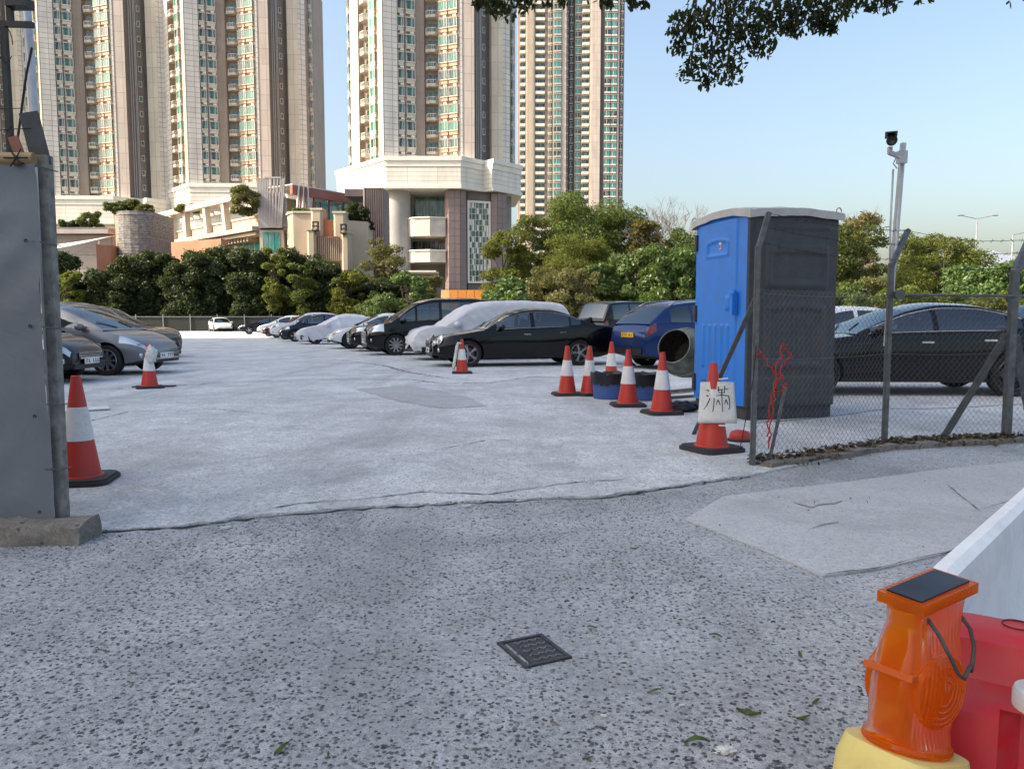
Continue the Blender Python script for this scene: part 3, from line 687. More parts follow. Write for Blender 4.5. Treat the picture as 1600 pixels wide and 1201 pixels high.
def text_mesh(txt, size, m, name='lettering'):
    cu = bpy.data.curves.new('t', 'FONT'); cu.body = txt; cu.size = size; cu.align_x = 'CENTER'; cu.align_y = 'CENTER'; cu.extrude = .001; cu.resolution_u = 2
    o = bpy.data.objects.new('t', cu); COL.objects.link(o); bpy.context.view_layer.update()
    me = bpy.data.meshes.new_from_object(o.evaluated_get(bpy.context.evaluated_depsgraph_get()))
    bpy.data.objects.remove(o); me.name = name; me.materials.clear(); me.materials.append(m); return me

CARS = {
 'sedan': dict(L=4.82,W=1.84,H=1.45,fo=.84,wb=2.85,rw=.325, top=[(0,.60),(.10,.69),(.35,.78),(.8,.85),(1.35,.93)], tail=[(4.05,1.04),(4.5,1.02),(4.74,.97),(4.82,.88)], belt=[(1.35,.90),(2.5,.93),(4.05,.99)],
               sc=1.28,rf=2.08,rr=3.30,se=4.12, roof=[(1.28,.93),(1.6,1.13),(2.08,1.37),(2.6,1.45),(3.0,1.435),(3.30,1.38),(3.7,1.23),(4.12,1.035)], tum=.52, wins=[(1.55,2.42),(2.52,3.42),(3.47,3.72)]),
 'coupe': dict(L=4.95,W=1.88,H=1.42,fo=.86,wb=2.87,rw=.335, top=[(0,.58),(.10,.67),(.35,.77),(.8,.85),(1.5,.94)], tail=[(4.35,1.03),(4.65,1.00),(4.85,.95),(4.95,.86)], belt=[(1.5,.93),(2.6,.95),(4.35,.98)],
               sc=1.42,rf=2.25,rr=3.35,se=4.45, roof=[(1.42,.94),(1.8,1.14),(2.25,1.33),(2.8,1.42),(3.2,1.405),(3.6,1.32),(4.0,1.18),(4.45,1.025)], tum=.55, wins=[(1.62,2.55),(2.63,3.62),(3.66,3.85)]),
 'mpv': dict(L=4.9,W=1.85,H=1.90,fo=.9,wb=2.95,rw=.34, top=[(0,.72),(.06,.86),(.25,.98),(.5,1.04),(.95,1.10)], tail=[(4.75,1.12),(4.85,1.05),(4.9,.9)], belt=[(.95,1.06),(2.5,1.10),(4.75,1.12)],
               sc=.75,rf=1.75,rr=4.45,se=4.84, roof=[(.75,1.06),(1.2,1.42),(1.75,1.77),(2.4,1.88),(3.2,1.90),(4.2,1.86),(4.45,1.80),(4.84,1.12)], tum=.22, wins=[(1.05,1.55),(1.62,2.35),(2.45,3.45),(3.55,4.40)]),
 'suv': dict(L=4.55,W=1.83,H=1.62,fo=.88,wb=2.67,rw=.35, top=[(0,.68),(.07,.80),(.3,.90),(.7,.96),(1.3,1.02)], tail=[(4.3,1.08),(4.45,1.04),(4.55,.9)], belt=[(1.3,.98),(2.5,1.02),(4.3,1.08)],
               sc=1.18,rf=2.02,rr=3.90,se=4.45, roof=[(1.18,1.00),(1.6,1.28),(2.02,1.53),(2.5,1.61),(3.0,1.62),(3.6,1.57),(3.90,1.50),(4.45,1.06)], tum=.38, wins=[(1.5,2.38),(2.47,3.30),(3.36,3.92)]),
 'hatch': dict(L=4.45,W=1.75,H=1.50,fo=.80,wb=2.70,rw=.315, top=[(0,.56),(.10,.68),(.4,.82),(.8,.92),(1.1,.97)], tail=[(4.15,1.07),(4.38,1.02),(4.45,.85)], belt=[(1.1,.93),(2.4,.97),(4.15,1.05)],
               sc=.86,rf=1.92,rr=3.35,se=4.35, roof=[(.86,.94),(1.3,1.19),(1.92,1.44),(2.35,1.50),(2.9,1.48),(3.35,1.41),(3.85,1.27),(4.35,1.05)], tum=.42, wins=[(1.18,1.42),(1.48,2.30),(2.40,3.22),(3.28,3.6)]),
 'ev': dict(L=4.70,W=1.85,H=1.44,fo=.84,wb=2.88,rw=.335, top=[(0,.50),(.08,.60),(.35,.74),(.8,.84),(1.2,.89)], tail=[(4.2,1.03),(4.6,1.0),(4.70,.86)], belt=[(1.2,.88),(2.4,.93),(4.2,.99)],
               sc=1.02,rf=2.0,rr=3.2,se=4.25, roof=[(1.02,.89),(1.5,1.14),(2.0,1.37),(2.45,1.44),(2.9,1.42),(3.2,1.36),(3.75,1.20),(4.25,1.025)], tum=.48, wins=[(1.32,2.36),(2.44,3.36),(3.40,3.62)]),
}
def catmull(P, t):
    n = len(P)-1; i = min(int(t), n-1); f = t-i
    p0, p1, p2, p3 = P[max(i-1,0)], P[i], P[i+1], P[min(i+2,n)]
    return tuple(.5*((2*b)+(-a+c)*f+(2*a-5*b+4*c-d)*f*f+(-a+3*b-3*c+d)*f**3) for a, b, c, d in zip(p0, p1, p2, p3))
class Shape:
    def __init__(s, k):
        s.__dict__.update(CARS[k]); s.k = k
        s.ft = curve_fn(s.top+s.belt[1:-1]+s.tail); s.fb = curve_fn(s.belt); s.fr = curve_fn(s.roof)
    def w(s, q):
        f = 1.0
        if q < 1.0: f -= .30*(1-q/1.0)**2.6
        r = s.L-q
        if r < .9: f -= .17*(1-r/.9)**2.4
        return s.W/2*f
    def sect(s, q):
        w = s.w(q); zt = s.ft(q); incab = s.sc+.1 < q < s.se-.1
        zb = .20+.10*max(0, 1-q/.5)+.14*max(0, 1-(s.L-q)/.6)
        drop = .012 if incab else .055+.03*max(0, 1-q/.4)
        zs = zt-drop
        return [(0,zb),(.8*w,zb),(.955*w,zb+.06),(w*.995,zb+(zs-zb)*.42),(w*1.0,zb+(zs-zb)*.66),(w*.955,zs),(w*.87,zs+drop*.55),(w*.5,zt-.004),(0,zt)]
    def B(s, q, t, side=1, off=0.0):
        y, z = catmull(s.sect(q), t)
        if off:
            y2, z2 = catmull(s.sect(q), min(t+.05,8)); dy, dz = y2-y, z2-z; l = math.hypot(dy,dz) or 1
            y += dz/l*off; z -= dy/l*off
        return Vector((s.L/2-q, side*y, z))
    def C(s, q, v, side=1, off=0.0):
        """cabin: v 0..1 side from belt to roof edge, 1..2 over the roof to the centre line"""
        zr = s.fr(q); zb = min(s.fb(q), zr-.004) if q > s.sc+.02 else zr-.004
        if q < s.belt[0][0]: zb = min(s.ft(q)-.03, zr-.004)
        if q > s.tail[0][0]: zb = min(s.ft(q)-.03, zr-.004)
        h = zr-zb; yb = s.w(q)*.945; crown = .055*min(1, h/.3); ye = yb-s.tum*h*.92
        ze = zr-crown
        if v <= 1:
            y = lerp(yb, ye, v)+.035*math.sin(math.pi*v)*min(1,h/.4); z = lerp(zb, ze, v)
            n = Vector((0, 1, s.tum)).normalized()
        else:
            p = v-1; y = ye*(1-p); z = ze+(zr-ze)*(1-(1-p)**2.2); n = Vector((0,0,1))
        return Vector((s.L/2-q, side*(y+n.y*off), z+n.z*off))

def make_wheel(r, w, style, m):
    t = MB(); k = r*.72
    t.lathe([(k,-w*.42),(r*.93,-w*.5),(r*.985,-w*.42),(r,-w*.2),(r,w*.2),(r*.985,w*.42),(r*.93,w*.5),(k,w*.42),(k*.97,w*.30)], 28)
    ty = t.mesh('wheel', MATS['tyre'], True, 50)
    b = MB(); b.lathe([(k*1.0,w*.43),(k*.97,w*.47),(k*.90,w*.36),(k*.88,-w*.3)], 28)
    b.lathe([(.001,w*.40),(.055,w*.40),(.065,w*.30)], 14)
    n, pair = style
    for i in range(n):
        a = 2*math.pi*i/n
        for d in ((-.11,.11) if pair else (0,)):
            p0 = Vector((math.cos(a)*.045, math.sin(a)*.045, w*.36)); p1 = Vector((math.cos(a+d)*k*.94, math.sin(a+d)*k*.94, w*.41))
            b.bar(p0, p1, .022 if pair else .05, .03)
    rim = b.mesh('rim', m)
    b = MB(); b.lathe([(.001,.0),(k*.88,0)], 20); b.lathe([(.001,.02),(k*.6,.02)], 20, mi=1); disc = b.mesh('brake_disc', [MATS['interior'], MATS['alloy_dark']])
    return ty, rim, disc

def car(name, label, kind, colour, nose, heading, group='cars parked in the lot', style=(5,False), rimm='alloy', glass='car_glass', grille='bars', plate='white', rear_plate='yellow', chrome=False, cladding=False, lamps='patch', nose_is_tail=False, rails=False, plate_text=None, res=1.0):
    """nose: ground point under the front end (or the tail when nose_is_tail); heading: direction the car points, radians"""
    s = Shape(kind); L, W = s.L, s.W; P = MATS[colour]
    d = Vector((math.cos(heading), math.sin(heading), 0)); c = Vector((nose[0],nose[1],.014))-d*(L/2)*(-1 if nose_is_tail else 1)
    root = thing(name, label, 'car', c, heading, group)
    qs = sorted(set([0,.02,.06,.12]+list(np.linspace(.2,L-.2,int(34*res)))+[L-.12,L-.06,L-.02,L]))
    ts = np.linspace(0,8,25); nt = len(ts); b = MB(); rings = []
    for q in qs:
        ring = [s.B(q,t,1) for t in ts]+[s.B(q,t,-1) for t in ts[-2:0:-1]]; rings.append(ring)
    m = len(rings[0]); b.v = [tuple(p) for r in rings for p in r]
    for i in range(len(qs)-1):
        for j in range(m):
            b.f.append((i*m+j,(i+1)*m+j,(i+1)*m+(j+1)%m,i*m+(j+1)%m)); tt = j if j < nt else m-j
            b.m.append(1 if (s.sc+.15 < (qs[i]+qs[i+1])/2 < s.se-.15 and tt > nt*.66) else (2 if tt < nt*.22 else 0))
    b.f += [tuple(range(m)), tuple(reversed(range((len(qs)-1)*m,len(qs)*m)))]; b.m += [0,0]
    me = b.mesh('body', [P, MATS['interior'], MATS['car_black_trim']], True, 35)
    body = link('body', me, root)
    cut = MB(); wq = (s.fo, s.fo+s.wb); ra = s.rw+.05
    for q in wq:
        for sd in (-1,1): cut.lathe([(.001,-.17),(ra,-.17),(ra,.3),(.001,.3)], 28, Matrix.Translation((L/2-q, sd*(W/2-.11), s.rw+.01)) @ Matrix.Rotation(-sd*math.pi/2,4,'X'))
    cme = cut.mesh('cut', MATS['car_black_trim']); bm = bmesh.new(); bm.from_mesh(cme); bmesh.ops.remove_doubles(bm, verts=bm.verts, dist=.002); bmesh.ops.recalc_face_normals(bm, faces=bm.faces); bm.to_mesh(cme); bm.free()
    bm = bmesh.new(); bm.from_mesh(me); bmesh.ops.remove_doubles(bm, verts=bm.verts, dist=.0005); bmesh.ops.recalc_face_normals(bm, faces=bm.faces); bm.to_mesh(me); bm.free()
    co = link('cut', cme, root); mod = body.modifiers.new('arch','BOOLEAN'); mod.object = co; mod.operation = 'DIFFERENCE'; mod.solver = 'EXACT'; mod.material_mode = 'TRANSFER'
    bpy.context.view_layer.update(); nm = bpy.data.meshes.new_from_object(body.evaluated_get(bpy.context.evaluated_depsgraph_get()))
    body.modifiers.clear(); body.data = nm; nm.name = 'body'; bpy.data.objects.remove(co); nm.set_sharp_from_angle(angle=R(38))
    # cabin
    br = {s.sc, s.se, s.rf-.03, s.rr+.04, s.sc+.05, s.se-.06}
    for a, e in s.wins: br |= {a, e}
    qs = sorted(br | set(np.linspace(s.sc, s.se, int(30*res)))); qs = [q for i, q in enumerate(qs) if i == 0 or q-qs[i-1] > .004 or q in br]
    vv = [0,.07,.2,.4,.6,.75,.87,.95,1.0,1.06,1.12,1.2,1.35,1.5,1.7,1.85,2.0]
    cells = {}
    for i in range(len(qs)-1):
        q = (qs[i]+qs[i+1])/2; h = s.fr(q)-s.fb(min(max(q,s.belt[0][0]),s.belt[-1][0]))
        for j in range(len(vv)-1):
            v = (vv[j]+vv[j+1])/2; key = 'roof'
            if v > 1.06 and s.sc+.05 < q < s.rf-.03: key = 'windscreen'
            elif v > 1.12 and s.rr+.04 < q < s.se-.06: key = 'rear_window'
            elif .07 < v < .87 and h > .13:
                for wi, (a, e) in enumerate(s.wins):
                    if a < q < e: key = 'side_window%d' % wi
            cells.setdefault(key, []).append((qs[i],qs[i+1],vv[j],vv[j+1]))
    for key, cl in cells.items():
        for side in ((1,-1) if key.startswith('side') else (0,)):
            g = MB()
            for sd in ((1,-1) if side == 0 else (side,)):
                for q0,q1,v0,v1 in cl:
                    a = [s.C(q0,v0,sd),s.C(q1,v0,sd),s.C(q1,v1,sd),s.C(q0,v1,sd)]; g.quad(*(a if sd > 0 else a[::-1]))
            nm_ = key.rstrip('0123456789'); rear = key[-1].isdigit() and int(key[-1]) >= len(s.wins)-1
            gm = MATS[colour] if nm_ == 'roof' else MATS['dark_glass' if (rear or nm_ == 'rear_window') and glass == 'car_glass' else glass]
            me = g.mesh(nm_, gm, True); bm = bmesh.new(); bm.from_mesh(me); bmesh.ops.remove_doubles(bm, verts=bm.verts, dist=.0004); bm.to_mesh(me); bm.free()
            for p in me.polygons: p.use_smooth = True
            if nm_ == 'roof': me.set_sharp_from_angle(angle=R(45))
            link(nm_, me, root)
    # interior
    def seat(q, y, w):
        g = MB(); z0 = s.fb(q)-.28; hr = min(.62, s.fr(q)-z0-.1)
        g.bar((L/2-q,y,z0),(L/2-q-.14,y,z0+hr*.78), w, .13, up=(0,1,0)); g.ellipsoid((L/2-q-.16,y,z0+hr*.93), (.06,w*.27,.09), n=10, m=6); g.build('seat', MATS['seat_fabric'], root)
    qa = lerp(s.rf, s.rr, .28); 
    for y in (-.37,.37): seat(qa+.15, y, .46)
    seat(min(qa+1.05, s.rr+.05), 0, 1.1)
    if s.k == 'mpv': seat(qa+1.9,0,1.1)
    g = MB(); g.box((L/2-s.sc-.42,0,s.ft(s.sc)-.03), (.36,W*.76,.1)); g.build('dashboard', MATS['interior'], root)
    # wheels
    ty, rim, disc = make_wheel(s.rw, .22, style, MATS[rimm])
    for q in wq:
        for sd in (-1,1):
            o = link('wheel', ty, root, (L/2-q, sd*(W/2-.125), s.rw)); o.rotation_euler = (-sd*math.pi/2, 0, 0)
            link('rim', rim, o); link('brake_disc', disc, o)
    if cladding:
        for q in wq:
            for sd in (-1,1):
                g = MB(); g.lathe([(ra,-.02),(ra,.05),(ra+.07,.035),(ra+.085,-.02)], 24, Matrix.Translation((L/2-q,sd*(W/2-.035),s.rw+.01)) @ Matrix.Rotation(-sd*math.pi/2,4,'X')); g.build('wheel_arch_trim', MATS['car_black_trim'], root)
    # doors: panels standing a few mm proud, with handles
    q1 = s.wins[1][0]-.06 if len(s.wins) > 3 else s.wins[0][1]+.05
    if len(s.wins) > 3: q1 = s.wins[1][1]+.05
    q2 = s.wins[2][1]+.05 if len(s.wins) > 3 else s.wins[1][1]+.05
    arch_f = s.fo+ra+.1; arch_r = s.fo+s.wb-ra-.03
    for sd in (-1,1):
        for (a, e) in ((arch_f, q1), (q1+.02, min(q2, arch_r+.25))):
            g = MB(); def_ = lambda q,t: s.B(min(q, arch_r+.02+.26*max(0,min(1,(t-3.4)/1.0))), t, sd, .004)
            g.grid(def_, np.linspace(a,e,8), np.linspace(2.25,4.9,10), flip=sd < 0); dr = g.build('door', P, root, True)
            hq = e-.16 if e < arch_r else e-.22
            g = MB(); p = s.B(min(hq,arch_r+.1),4.45,sd,.022); g.bar(p-Vector((.09,0,0)), p+Vector((.09,0,0)), .02,.028); g.build('handle', MATS['chrome'] if chrome else P, dr)
        p = s.C(s.wins[0][0]+.12,.08,sd); g = MB(); g.ellipsoid(p+Vector((.02,sd*.13,.05)), (.075,.12,.075), n=12, m=8); g.bar(p, p+Vector((.02,sd*.1,.02)), .05,.03); g.build('mirror', P, root, True)
        if s.k != 'mpv':
            g = MB(); a0, a1 = s.wins[0][0]-.02, s.wins[-1][1]+.02
            g.tube([s.C(q,.055,sd,.006) for q in np.linspace(a0,a1,16)], .009 if chrome else .006, 5)
            if chrome: g.tube([s.C(q,.885,sd,.006) for q in np.linspace(a0,a1,20)], .007, 5)
            g.build('window_trim', MATS['chrome'] if chrome else MATS['car_black_trim'], root)
        # lamps
        if lamps == 'twin':
            for q, t, rx, ry in ((.16,5.25,.14,.105),(.035,5.6,.08,.075)):
                p = s.B(q,t,sd); nrm = Vector((.75,sd*.45,.48)).normalized(); M = nrm.to_track_quat('Z','Y').to_matrix()
                g = MB(); g.ellipsoid(p, (ry,rx,.035), M, 16, 8); hl = g.build('headlight', MATS['lamp_reflector'], root, True)
                g = MB(); g.ellipsoid(p+nrm*.012, (ry*.6,rx*.6,.034), M, 12, 6); g.build('lens', MATS['lamp_glass'], hl, True)
        else:
            t0, t1 = {'patch':(4.35,5.25),'slim':(4.75,5.25),'big':(4.2,5.6)}[lamps]
            g = MB(); g.grid(lambda q,t: s.B(q,t+.3*(1-q/.5),sd,.006), np.linspace(.03,.52,9), np.linspace(t0,t1,6), flip=sd < 0); hl = g.build('headlight', MATS['lamp_reflector'], root, True)
            p = s.B(.16,(t0+t1)/2+.2,sd,.01); g = MB(); g.ellipsoid(p,(.04,.05,.035),n=10,m=6); g.build('lens', MATS['lamp_glass'], hl, True)
        g = MB(); g.grid(lambda q,t: s.B(q,t,sd,.006), np.linspace(L-.24,L-.02,7), np.linspace(4.3,5.1,6), flip=sd < 0); tl = g.build('tail_light', MATS['tail_red'], root, True)
        g = MB(); p = s.B(.12,2.9,sd,.004); g.ellipsoid(p,(.03,.09,.06),n=10,m=6); g.build('fog_light', MATS['lamp_reflector'], root, True)
    # grille and number plates
    zt = s.top[0][1]; X = L/2
    g = MB(); gw, g0, g1 = {'star':(.56,.44,zt+.045),'bars':(.78,.45,zt-.01),'tall':(.95,.40,zt+.05),'none':(.9,.28,.37),'slot':(.9,.33,.44)}[grille]
    g.box((X+.004,0,(g0+g1)/2), (.05,gw,g1-g0)); gr = g.build('grille', MATS['car_black_trim'], root)
    if grille != 'none':
        g = MB(); n = {'star':5,'bars':4,'tall':7,'slot':2}[grille]
        for i in range(n): g.box((X+.034,0,g0+(g1-g0)*(i+.5)/n), (.016,gw*.94,.014))
        for z in (g0,g1): g.box((X+.032,0,z), (.03,gw+.03,.02))
        for y in (-gw/2,gw/2): g.box((X+.032,y,(g0+g1)/2), (.03,.02,g1-g0))
        if grille == 'star':
            g.lathe([(.055,-.008),(.066,0),(.055,.008)], 18, Matrix.Translation((X+.05,0,g1-.02)) @ Matrix.Rotation(math.pi/2,4,'Y'))
            for k in range(3): a = math.pi/2+k*2*math.pi/3; g.bar((X+.05,0,g1-.02),(X+.05,.058*math.cos(a),g1-.02+.058*math.sin(a)),.012,.01)
        g.build('grille_bars', MATS['chrome'], gr)
    g = MB(); g.box((X+.002,0,.30), (.03,W*.62,.09)); g.build('lower_intake', MATS['car_black_trim'], root)
    def numplate(x, z, m, sd):
        g = MB(); g.box((x,0,z), (.012,.52,.115)); pl = g.build('number_plate', m, root)
        if plate_text:
            o = link('lettering', text_mesh(plate_text,.1,MATS['plate_ink']), pl, (x+sd*.009,0,z)); o.rotation_euler = (math.pi/2,0,sd*math.pi/2)
        else:
            g = MB(); rr = random.Random(hash(label) % 999)
            for i in range(6):
                if i == 2: continue
                y = -.2+i*.08; g.box((x+sd*.008,y,z), (.004,.014,.07)); g.box((x+sd*.008,y+.026,z+rr.choice((-.028,0,.028))), (.004,.036,.012))
            g.build('lettering', MATS['plate_ink'], pl)
    numplate(X+.045, .40 if s.k != 'mpv' else .47, MATS['plate_'+plate], 1); numplate(-X-.02, .80 if s.k in ('suv','mpv','hatch') else .62, MATS['plate_'+rear_plate], -1)
    g = MB(); g.box((-X+.0,0,.42), (.05,W*.66,.16)); g.build('rear_bumper_trim', MATS['car_black_trim'], root)
    if rails:
        for sd in (-1,1):
            g = MB(); g.tube([s.C(q,1.1,sd,.045 if 0 < i < 9 else 0) for i,q in enumerate(np.linspace(s.rf+.1,s.rr-.05,10))], .016, 6); g.build('roof_rail', MATS['alloy'], root, True)
    g = MB()
    for y in (-.1,.45): g.bar(s.C(s.sc+.07,1.75 if y < 0 else 1.55,1 if y > 0 else -1,.012), s.C(s.sc+.28,1.5,1 if y > 0 else -1,.012)-Vector((0,.2,0)), .015,.012)
    g.build('wiper', MATS['car_black_trim'], root)
    return root

def covered_car(name, label, kind, nose, heading, m, seed=0):
    s = Shape(kind); L, W = s.L+.1, s.W+.1; d = Vector((math.cos(heading),math.sin(heading),0)); c = Vector((nose[0],nose[1],.014))-d*L/2
    root = thing(name, label, 'covered car', c, heading, 'cars under fabric covers')
    from mathutils import noise as mn
    def sect(q):
        qq = min(max(q-.05,0),s.L); zr = s.fr(qq) if s.sc < qq < s.se else s.ft(qq); w = s.w(qq)+.05; zb = max(s.ft(qq) if not s.sc < qq < s.se else s.fb(min(max(qq,s.belt[0][0]),s.belt[-1][0])), .5)
        h = max(zr-zb,0); ye = max(w*.95-s.tum*h*.8,.3) if h > .12 else w*.9
        hem = .24+.06*math.sin(q*2.1+seed)
        return [(w*.985,hem),(w*1.01,.45),(w,.75*zb+.05),(w*.965,zb),((w*.95+ye)/2+.02,lerp(zb,zr,.5)),(ye,zr-.05),(ye*.55,zr+.01),(0,zr+.02)]
    def S(q,t):
        side = 1 if t >= 0 else -1; y,z = catmull(sect(q),7-abs(t)); p = Vector((L/2-q,side*y,z))
        n1 = mn.noise(Vector((q*2.2+seed,t*1.1,seed))); n2 = mn.noise(Vector((q*9+z*3.5+seed,z*1.8,side*3.0+seed)))
        fold = abs(mn.noise(Vector((q*3.2+z*2.4+seed*3,z*.7,side*5)))); amp = .045*(1-max(0,(z-1.2))*.7)
        off = n1*.022+n2*amp*.16-(.05*max(0,.2-fold)/.2)*(1 if abs(t) > 1.2 else .3)
        cen = Vector((p.x,0,.7)); dr = (p-cen).normalized() if abs(t) > .01 else Vector((0,0,1))
        if q <= .03: dr = Vector((1,0,0))
        return p+dr*off
    b = MB(); qs = np.linspace(0,L,80); ts = np.linspace(-7,7,71); b.grid(S,qs,ts)
    nv = len(ts); 
    for i0, flip in ((0,True),((len(qs)-1)*nv,False)):
        ctr = sum((Vector(b.v[i0+j]) for j in range(nv)), Vector())/nv; ci = len(b.v); ctr.x += .02 if flip else -.02; ctr.z = .5; b.v.append(tuple(ctr))
        for j in range(nv-1): f = (i0+j,i0+j+1,ci); b.f.append(f if not flip else f[::-1]); b.m.append(0)
    me = b.mesh('cover', m, True); bm = bmesh.new(); bm.from_mesh(me); bmesh.ops.recalc_face_normals(bm,faces=bm.faces); bm.to_mesh(me); bm.free(); link('cover', me, root)
    for sd in (-1,1):
        p = S(s.wins[0][0]+.15,sd*3.6); g = MB(); g.ellipsoid(p+Vector((0,sd*.09,.0)), (.11,.15,.11), n=12, m=8); g.build('mirror_bulge', m, root, True)
    ty, rim, disc = make_wheel(s.rw,.22,(5,False),MATS['alloy'])
    for q in (s.fo+.05,s.fo+s.wb+.05):
        for sd in (-1,1): o = link('wheel',ty,root,(L/2-q,sd*(s.W/2-.125),s.rw)); o.rotation_euler = (-sd*math.pi/2,0,0); link('rim',rim,o)
    g = MB(); g.box((0,0,.33),(s.L-.3,s.W-.16,.2)); g.build('underbody', MATS['car_black_trim'], root)
    return root

for nm, c_, r_, mt in (('paint_black',(.003,.003,.0035),.12,0),('paint_night',(.005,.006,.010),.18,.0),('paint_white',(.72,.73,.74),.25,0),('paint_grey',(.19,.195,.21),.3,.5),('paint_silver',(.45,.46,.48),.3,.6),
                      ('paint_blue',(.012,.035,.13),.25,.35),('paint_navy',(.012,.018,.04),.25,.3),('paint_maroon',(.10,.015,.02),.25,.2),('paint_pale',(.55,.60,.60),.3,.2)): paint(nm, c_, r_, mt)
def cloth(name, col):
    t = NT(name); c = t.coord('Object'); cr = t.noise(c,9,7,.7,.8); cc = t.ramp(t.noise(c,1.5,5),[(.3,tuple(x*.86 for x in col)),(.7,col)]).outputs[0]
    MATS[name] = t.done(t.bsdf(cc,.5,.1,t.bump(cr,.3,.03))); return MATS[name]
cloth('cover_silver',(.66,.65,.67)); cloth('cover_blue_grey',(.66,.66,.70))

# --- row along the right of the aisle, noses towards it
HD = math.pi+R(18)
def nose(px, Y): return (at(px,560,Y).x, Y)
RG = 'cars parked along the right of the aisle'
car('sedan_car', 'black saloon with twin oval headlights nearest in the right row', 'sedan', 'paint_black', nose(671,19.5), math.pi+R(14), RG, (5,True), 'alloy', grille='star', lamps='twin', chrome=True, plate_text='LJ 864')
covered_car('covered_car', 'tall car under a silver cover directly behind the black saloon', 'mpv', nose(640,22.6), HD, MATS['cover_silver'], 1).scale = (1,1,.9)
car('people_carrier', 'black people carrier with a tall chrome grille beside the silver cover', 'mpv', 'paint_black', nose(570,25.8), HD, RG, (10,False), 'alloy', grille='tall', lamps='big', chrome=True)
car('sport_utility_car', 'black sport utility car between the people carrier and the white saloon', 'suv', 'paint_black', nose(546,28.9), HD, RG, grille='bars')
car('electric_car', 'white smooth nosed saloon beside the black sport utility car', 'ev', 'paint_white', nose(513,31.5), HD, RG, (9,False), 'alloy_dark', grille='none', lamps='slim')
covered_car('covered_car', 'low car under a pale wrinkled cover left of the white saloon', 'ev', nose(462,37.5), HD, MATS['cover_blue_grey'], 4)
car('hatchback_car', 'dark navy hatchback left of the low covered car', 'hatch', 'paint_navy', nose(437,42), HD, RG, res=.7)
car('sport_utility_car', 'white tall car with bright roof beyond the navy hatchback', 'suv', 'paint_white', nose(423,46.5), HD, RG, res=.7, grille='bars')
car('sedan_car', 'maroon saloon squeezed beyond the white tall car', 'sedan', 'paint_maroon', nose(412,51), HD, RG, res=.6)
car('hatchback_car', 'pale hatchback near the far end of the right row', 'hatch', 'paint_pale', nose(403,56), HD, RG, res=.6)
car('sedan_car', 'dark saloon last in the right row by the far fence', 'sedan', 'paint_night', nose(374,64), HD, RG, res=.6)
car('electric_car', 'small white car alone at the far end of the lot', 'ev', 'paint_white', nose(352,79), R(-60), None, grille='none', res=.6)
# --- left row
LG = 'cars parked along the left of the aisle'
car('sedan_car', 'black car with only its nose showing behind the grey hoarding', 'hatch', 'paint_night', nose(140,14.4), R(2), LG, grille='bars', lamps='big')
car('hatchback_car', 'grey sloping hatchback with spoked wheels in the left row', 'hatch', 'paint_grey', nose(258,16.7), R(-5), LG, (9,False), 'alloy', grille='slot', lamps='patch')
car('hatchback_car', 'dark blue black car on the far side of the grey hatchback', 'suv', 'paint_navy', nose(268,20.2), R(0), LG, grille='slot')
car('people_carrier', 'tall black people carrier roof rising beyond the left row', 'suv', 'paint_black', nose(272,24.3), R(0), LG)
# --- behind the saloon, right
car('crossover_car', 'blue crossover seen from behind with a yellow plate', 'suv', 'paint_blue', (2.75,18.4), R(24), None, (5,True), 'alloy', cladding=True, rails=True, nose_is_tail=True, chrome=False)
car('estate_car', 'black boxy car with red tail light beyond the blue crossover', 'mpv', 'paint_night', (2.9,29.5), R(38), None, nose_is_tail=True, res=.8)
car('sedan_car', 'dark saloon half hidden behind the black boxy car', 'sedan', 'paint_night', (3.4,36), math.pi+R(20), None, res=.7)
car('coupe_car', 'long black coupe saloon with chrome window line behind the chain link fence', 'coupe', 'paint_black', (8.75,12.35), math.pi-R(3), None, (5,True), 'alloy_dark', chrome=True, nose_is_tail=True, plate='white')
car('white_car', 'white car peeking out between the toilet and the black coupe', 'hatch', 'paint_white', (6.0,19.5), math.pi+R(5), None, res=.8)
car('sedan_car', 'dark saloon beyond the coupe at the right photo edge', 'suv', 'paint_night', (9.9,17.6), math.pi, None, res=.8)
# ================================================================== PROPS
def plastic(name, col, rough=.45, dirt=.35):
    t = NT(name); c = t.coord('Object'); n1 = t.noise(c,6,7,.65); n2 = t.noise(c,40,5,.7)
    f = t.math('MULTIPLY', t.ramp(t.math('ADD',t.math('MULTIPLY',n1,.65),t.math('MULTIPLY',n2,.35)),[(.45,0),(.68,1)]).outputs[0], dirt)
    cc = t.mix(f, col, (.14,.12,.10)); MATS[name] = t.done(t.bsdf(cc, t.math('ADD',t.math('MULTIPLY',f,.4),rough), 0, t.bump(n2,.08,.004))); return MATS[name]
plastic('cone_red',(.50,.030,.018),.45,.3); plastic('cone_white',(.72,.71,.70),.4,.3); plastic('rubber_black',(.028,.028,.030),.75,.15)
plastic('toilet_blue',(.018,.20,.70),.38,.28); plastic('toilet_grey',(.042,.046,.054),.5,.38); plastic('toilet_roof',(.52,.51,.49),.5,.4); plastic('toilet_base',(.03,.034,.045),.6,.4)
plastic('tub_blue',(.035,.10,.32),.5,.5); plastic('bag_black',(.008,.008,.009),.3,.1); plastic('barrier_red',(.50,.012,.02),.5,.4); plastic('barrier_white',(.86,.86,.85),.4,.22); plastic('box_yellow',(.74,.60,.20),.5,.25); plastic('card_white',(.66,.65,.62),.7,.35)
plain('galvanised',(.14,.145,.15),.5,.5,scale=12,var=.25,bump=.2,dirt=.5); plain('rusty_steel',(.10,.085,.075),.7,.3,scale=20,var=.3,bump=.3); plain('wire',(.13,.132,.135),.5,.5,bump=0); plain('wire_dark',(.03,.028,.026),.7,.3,bump=0)
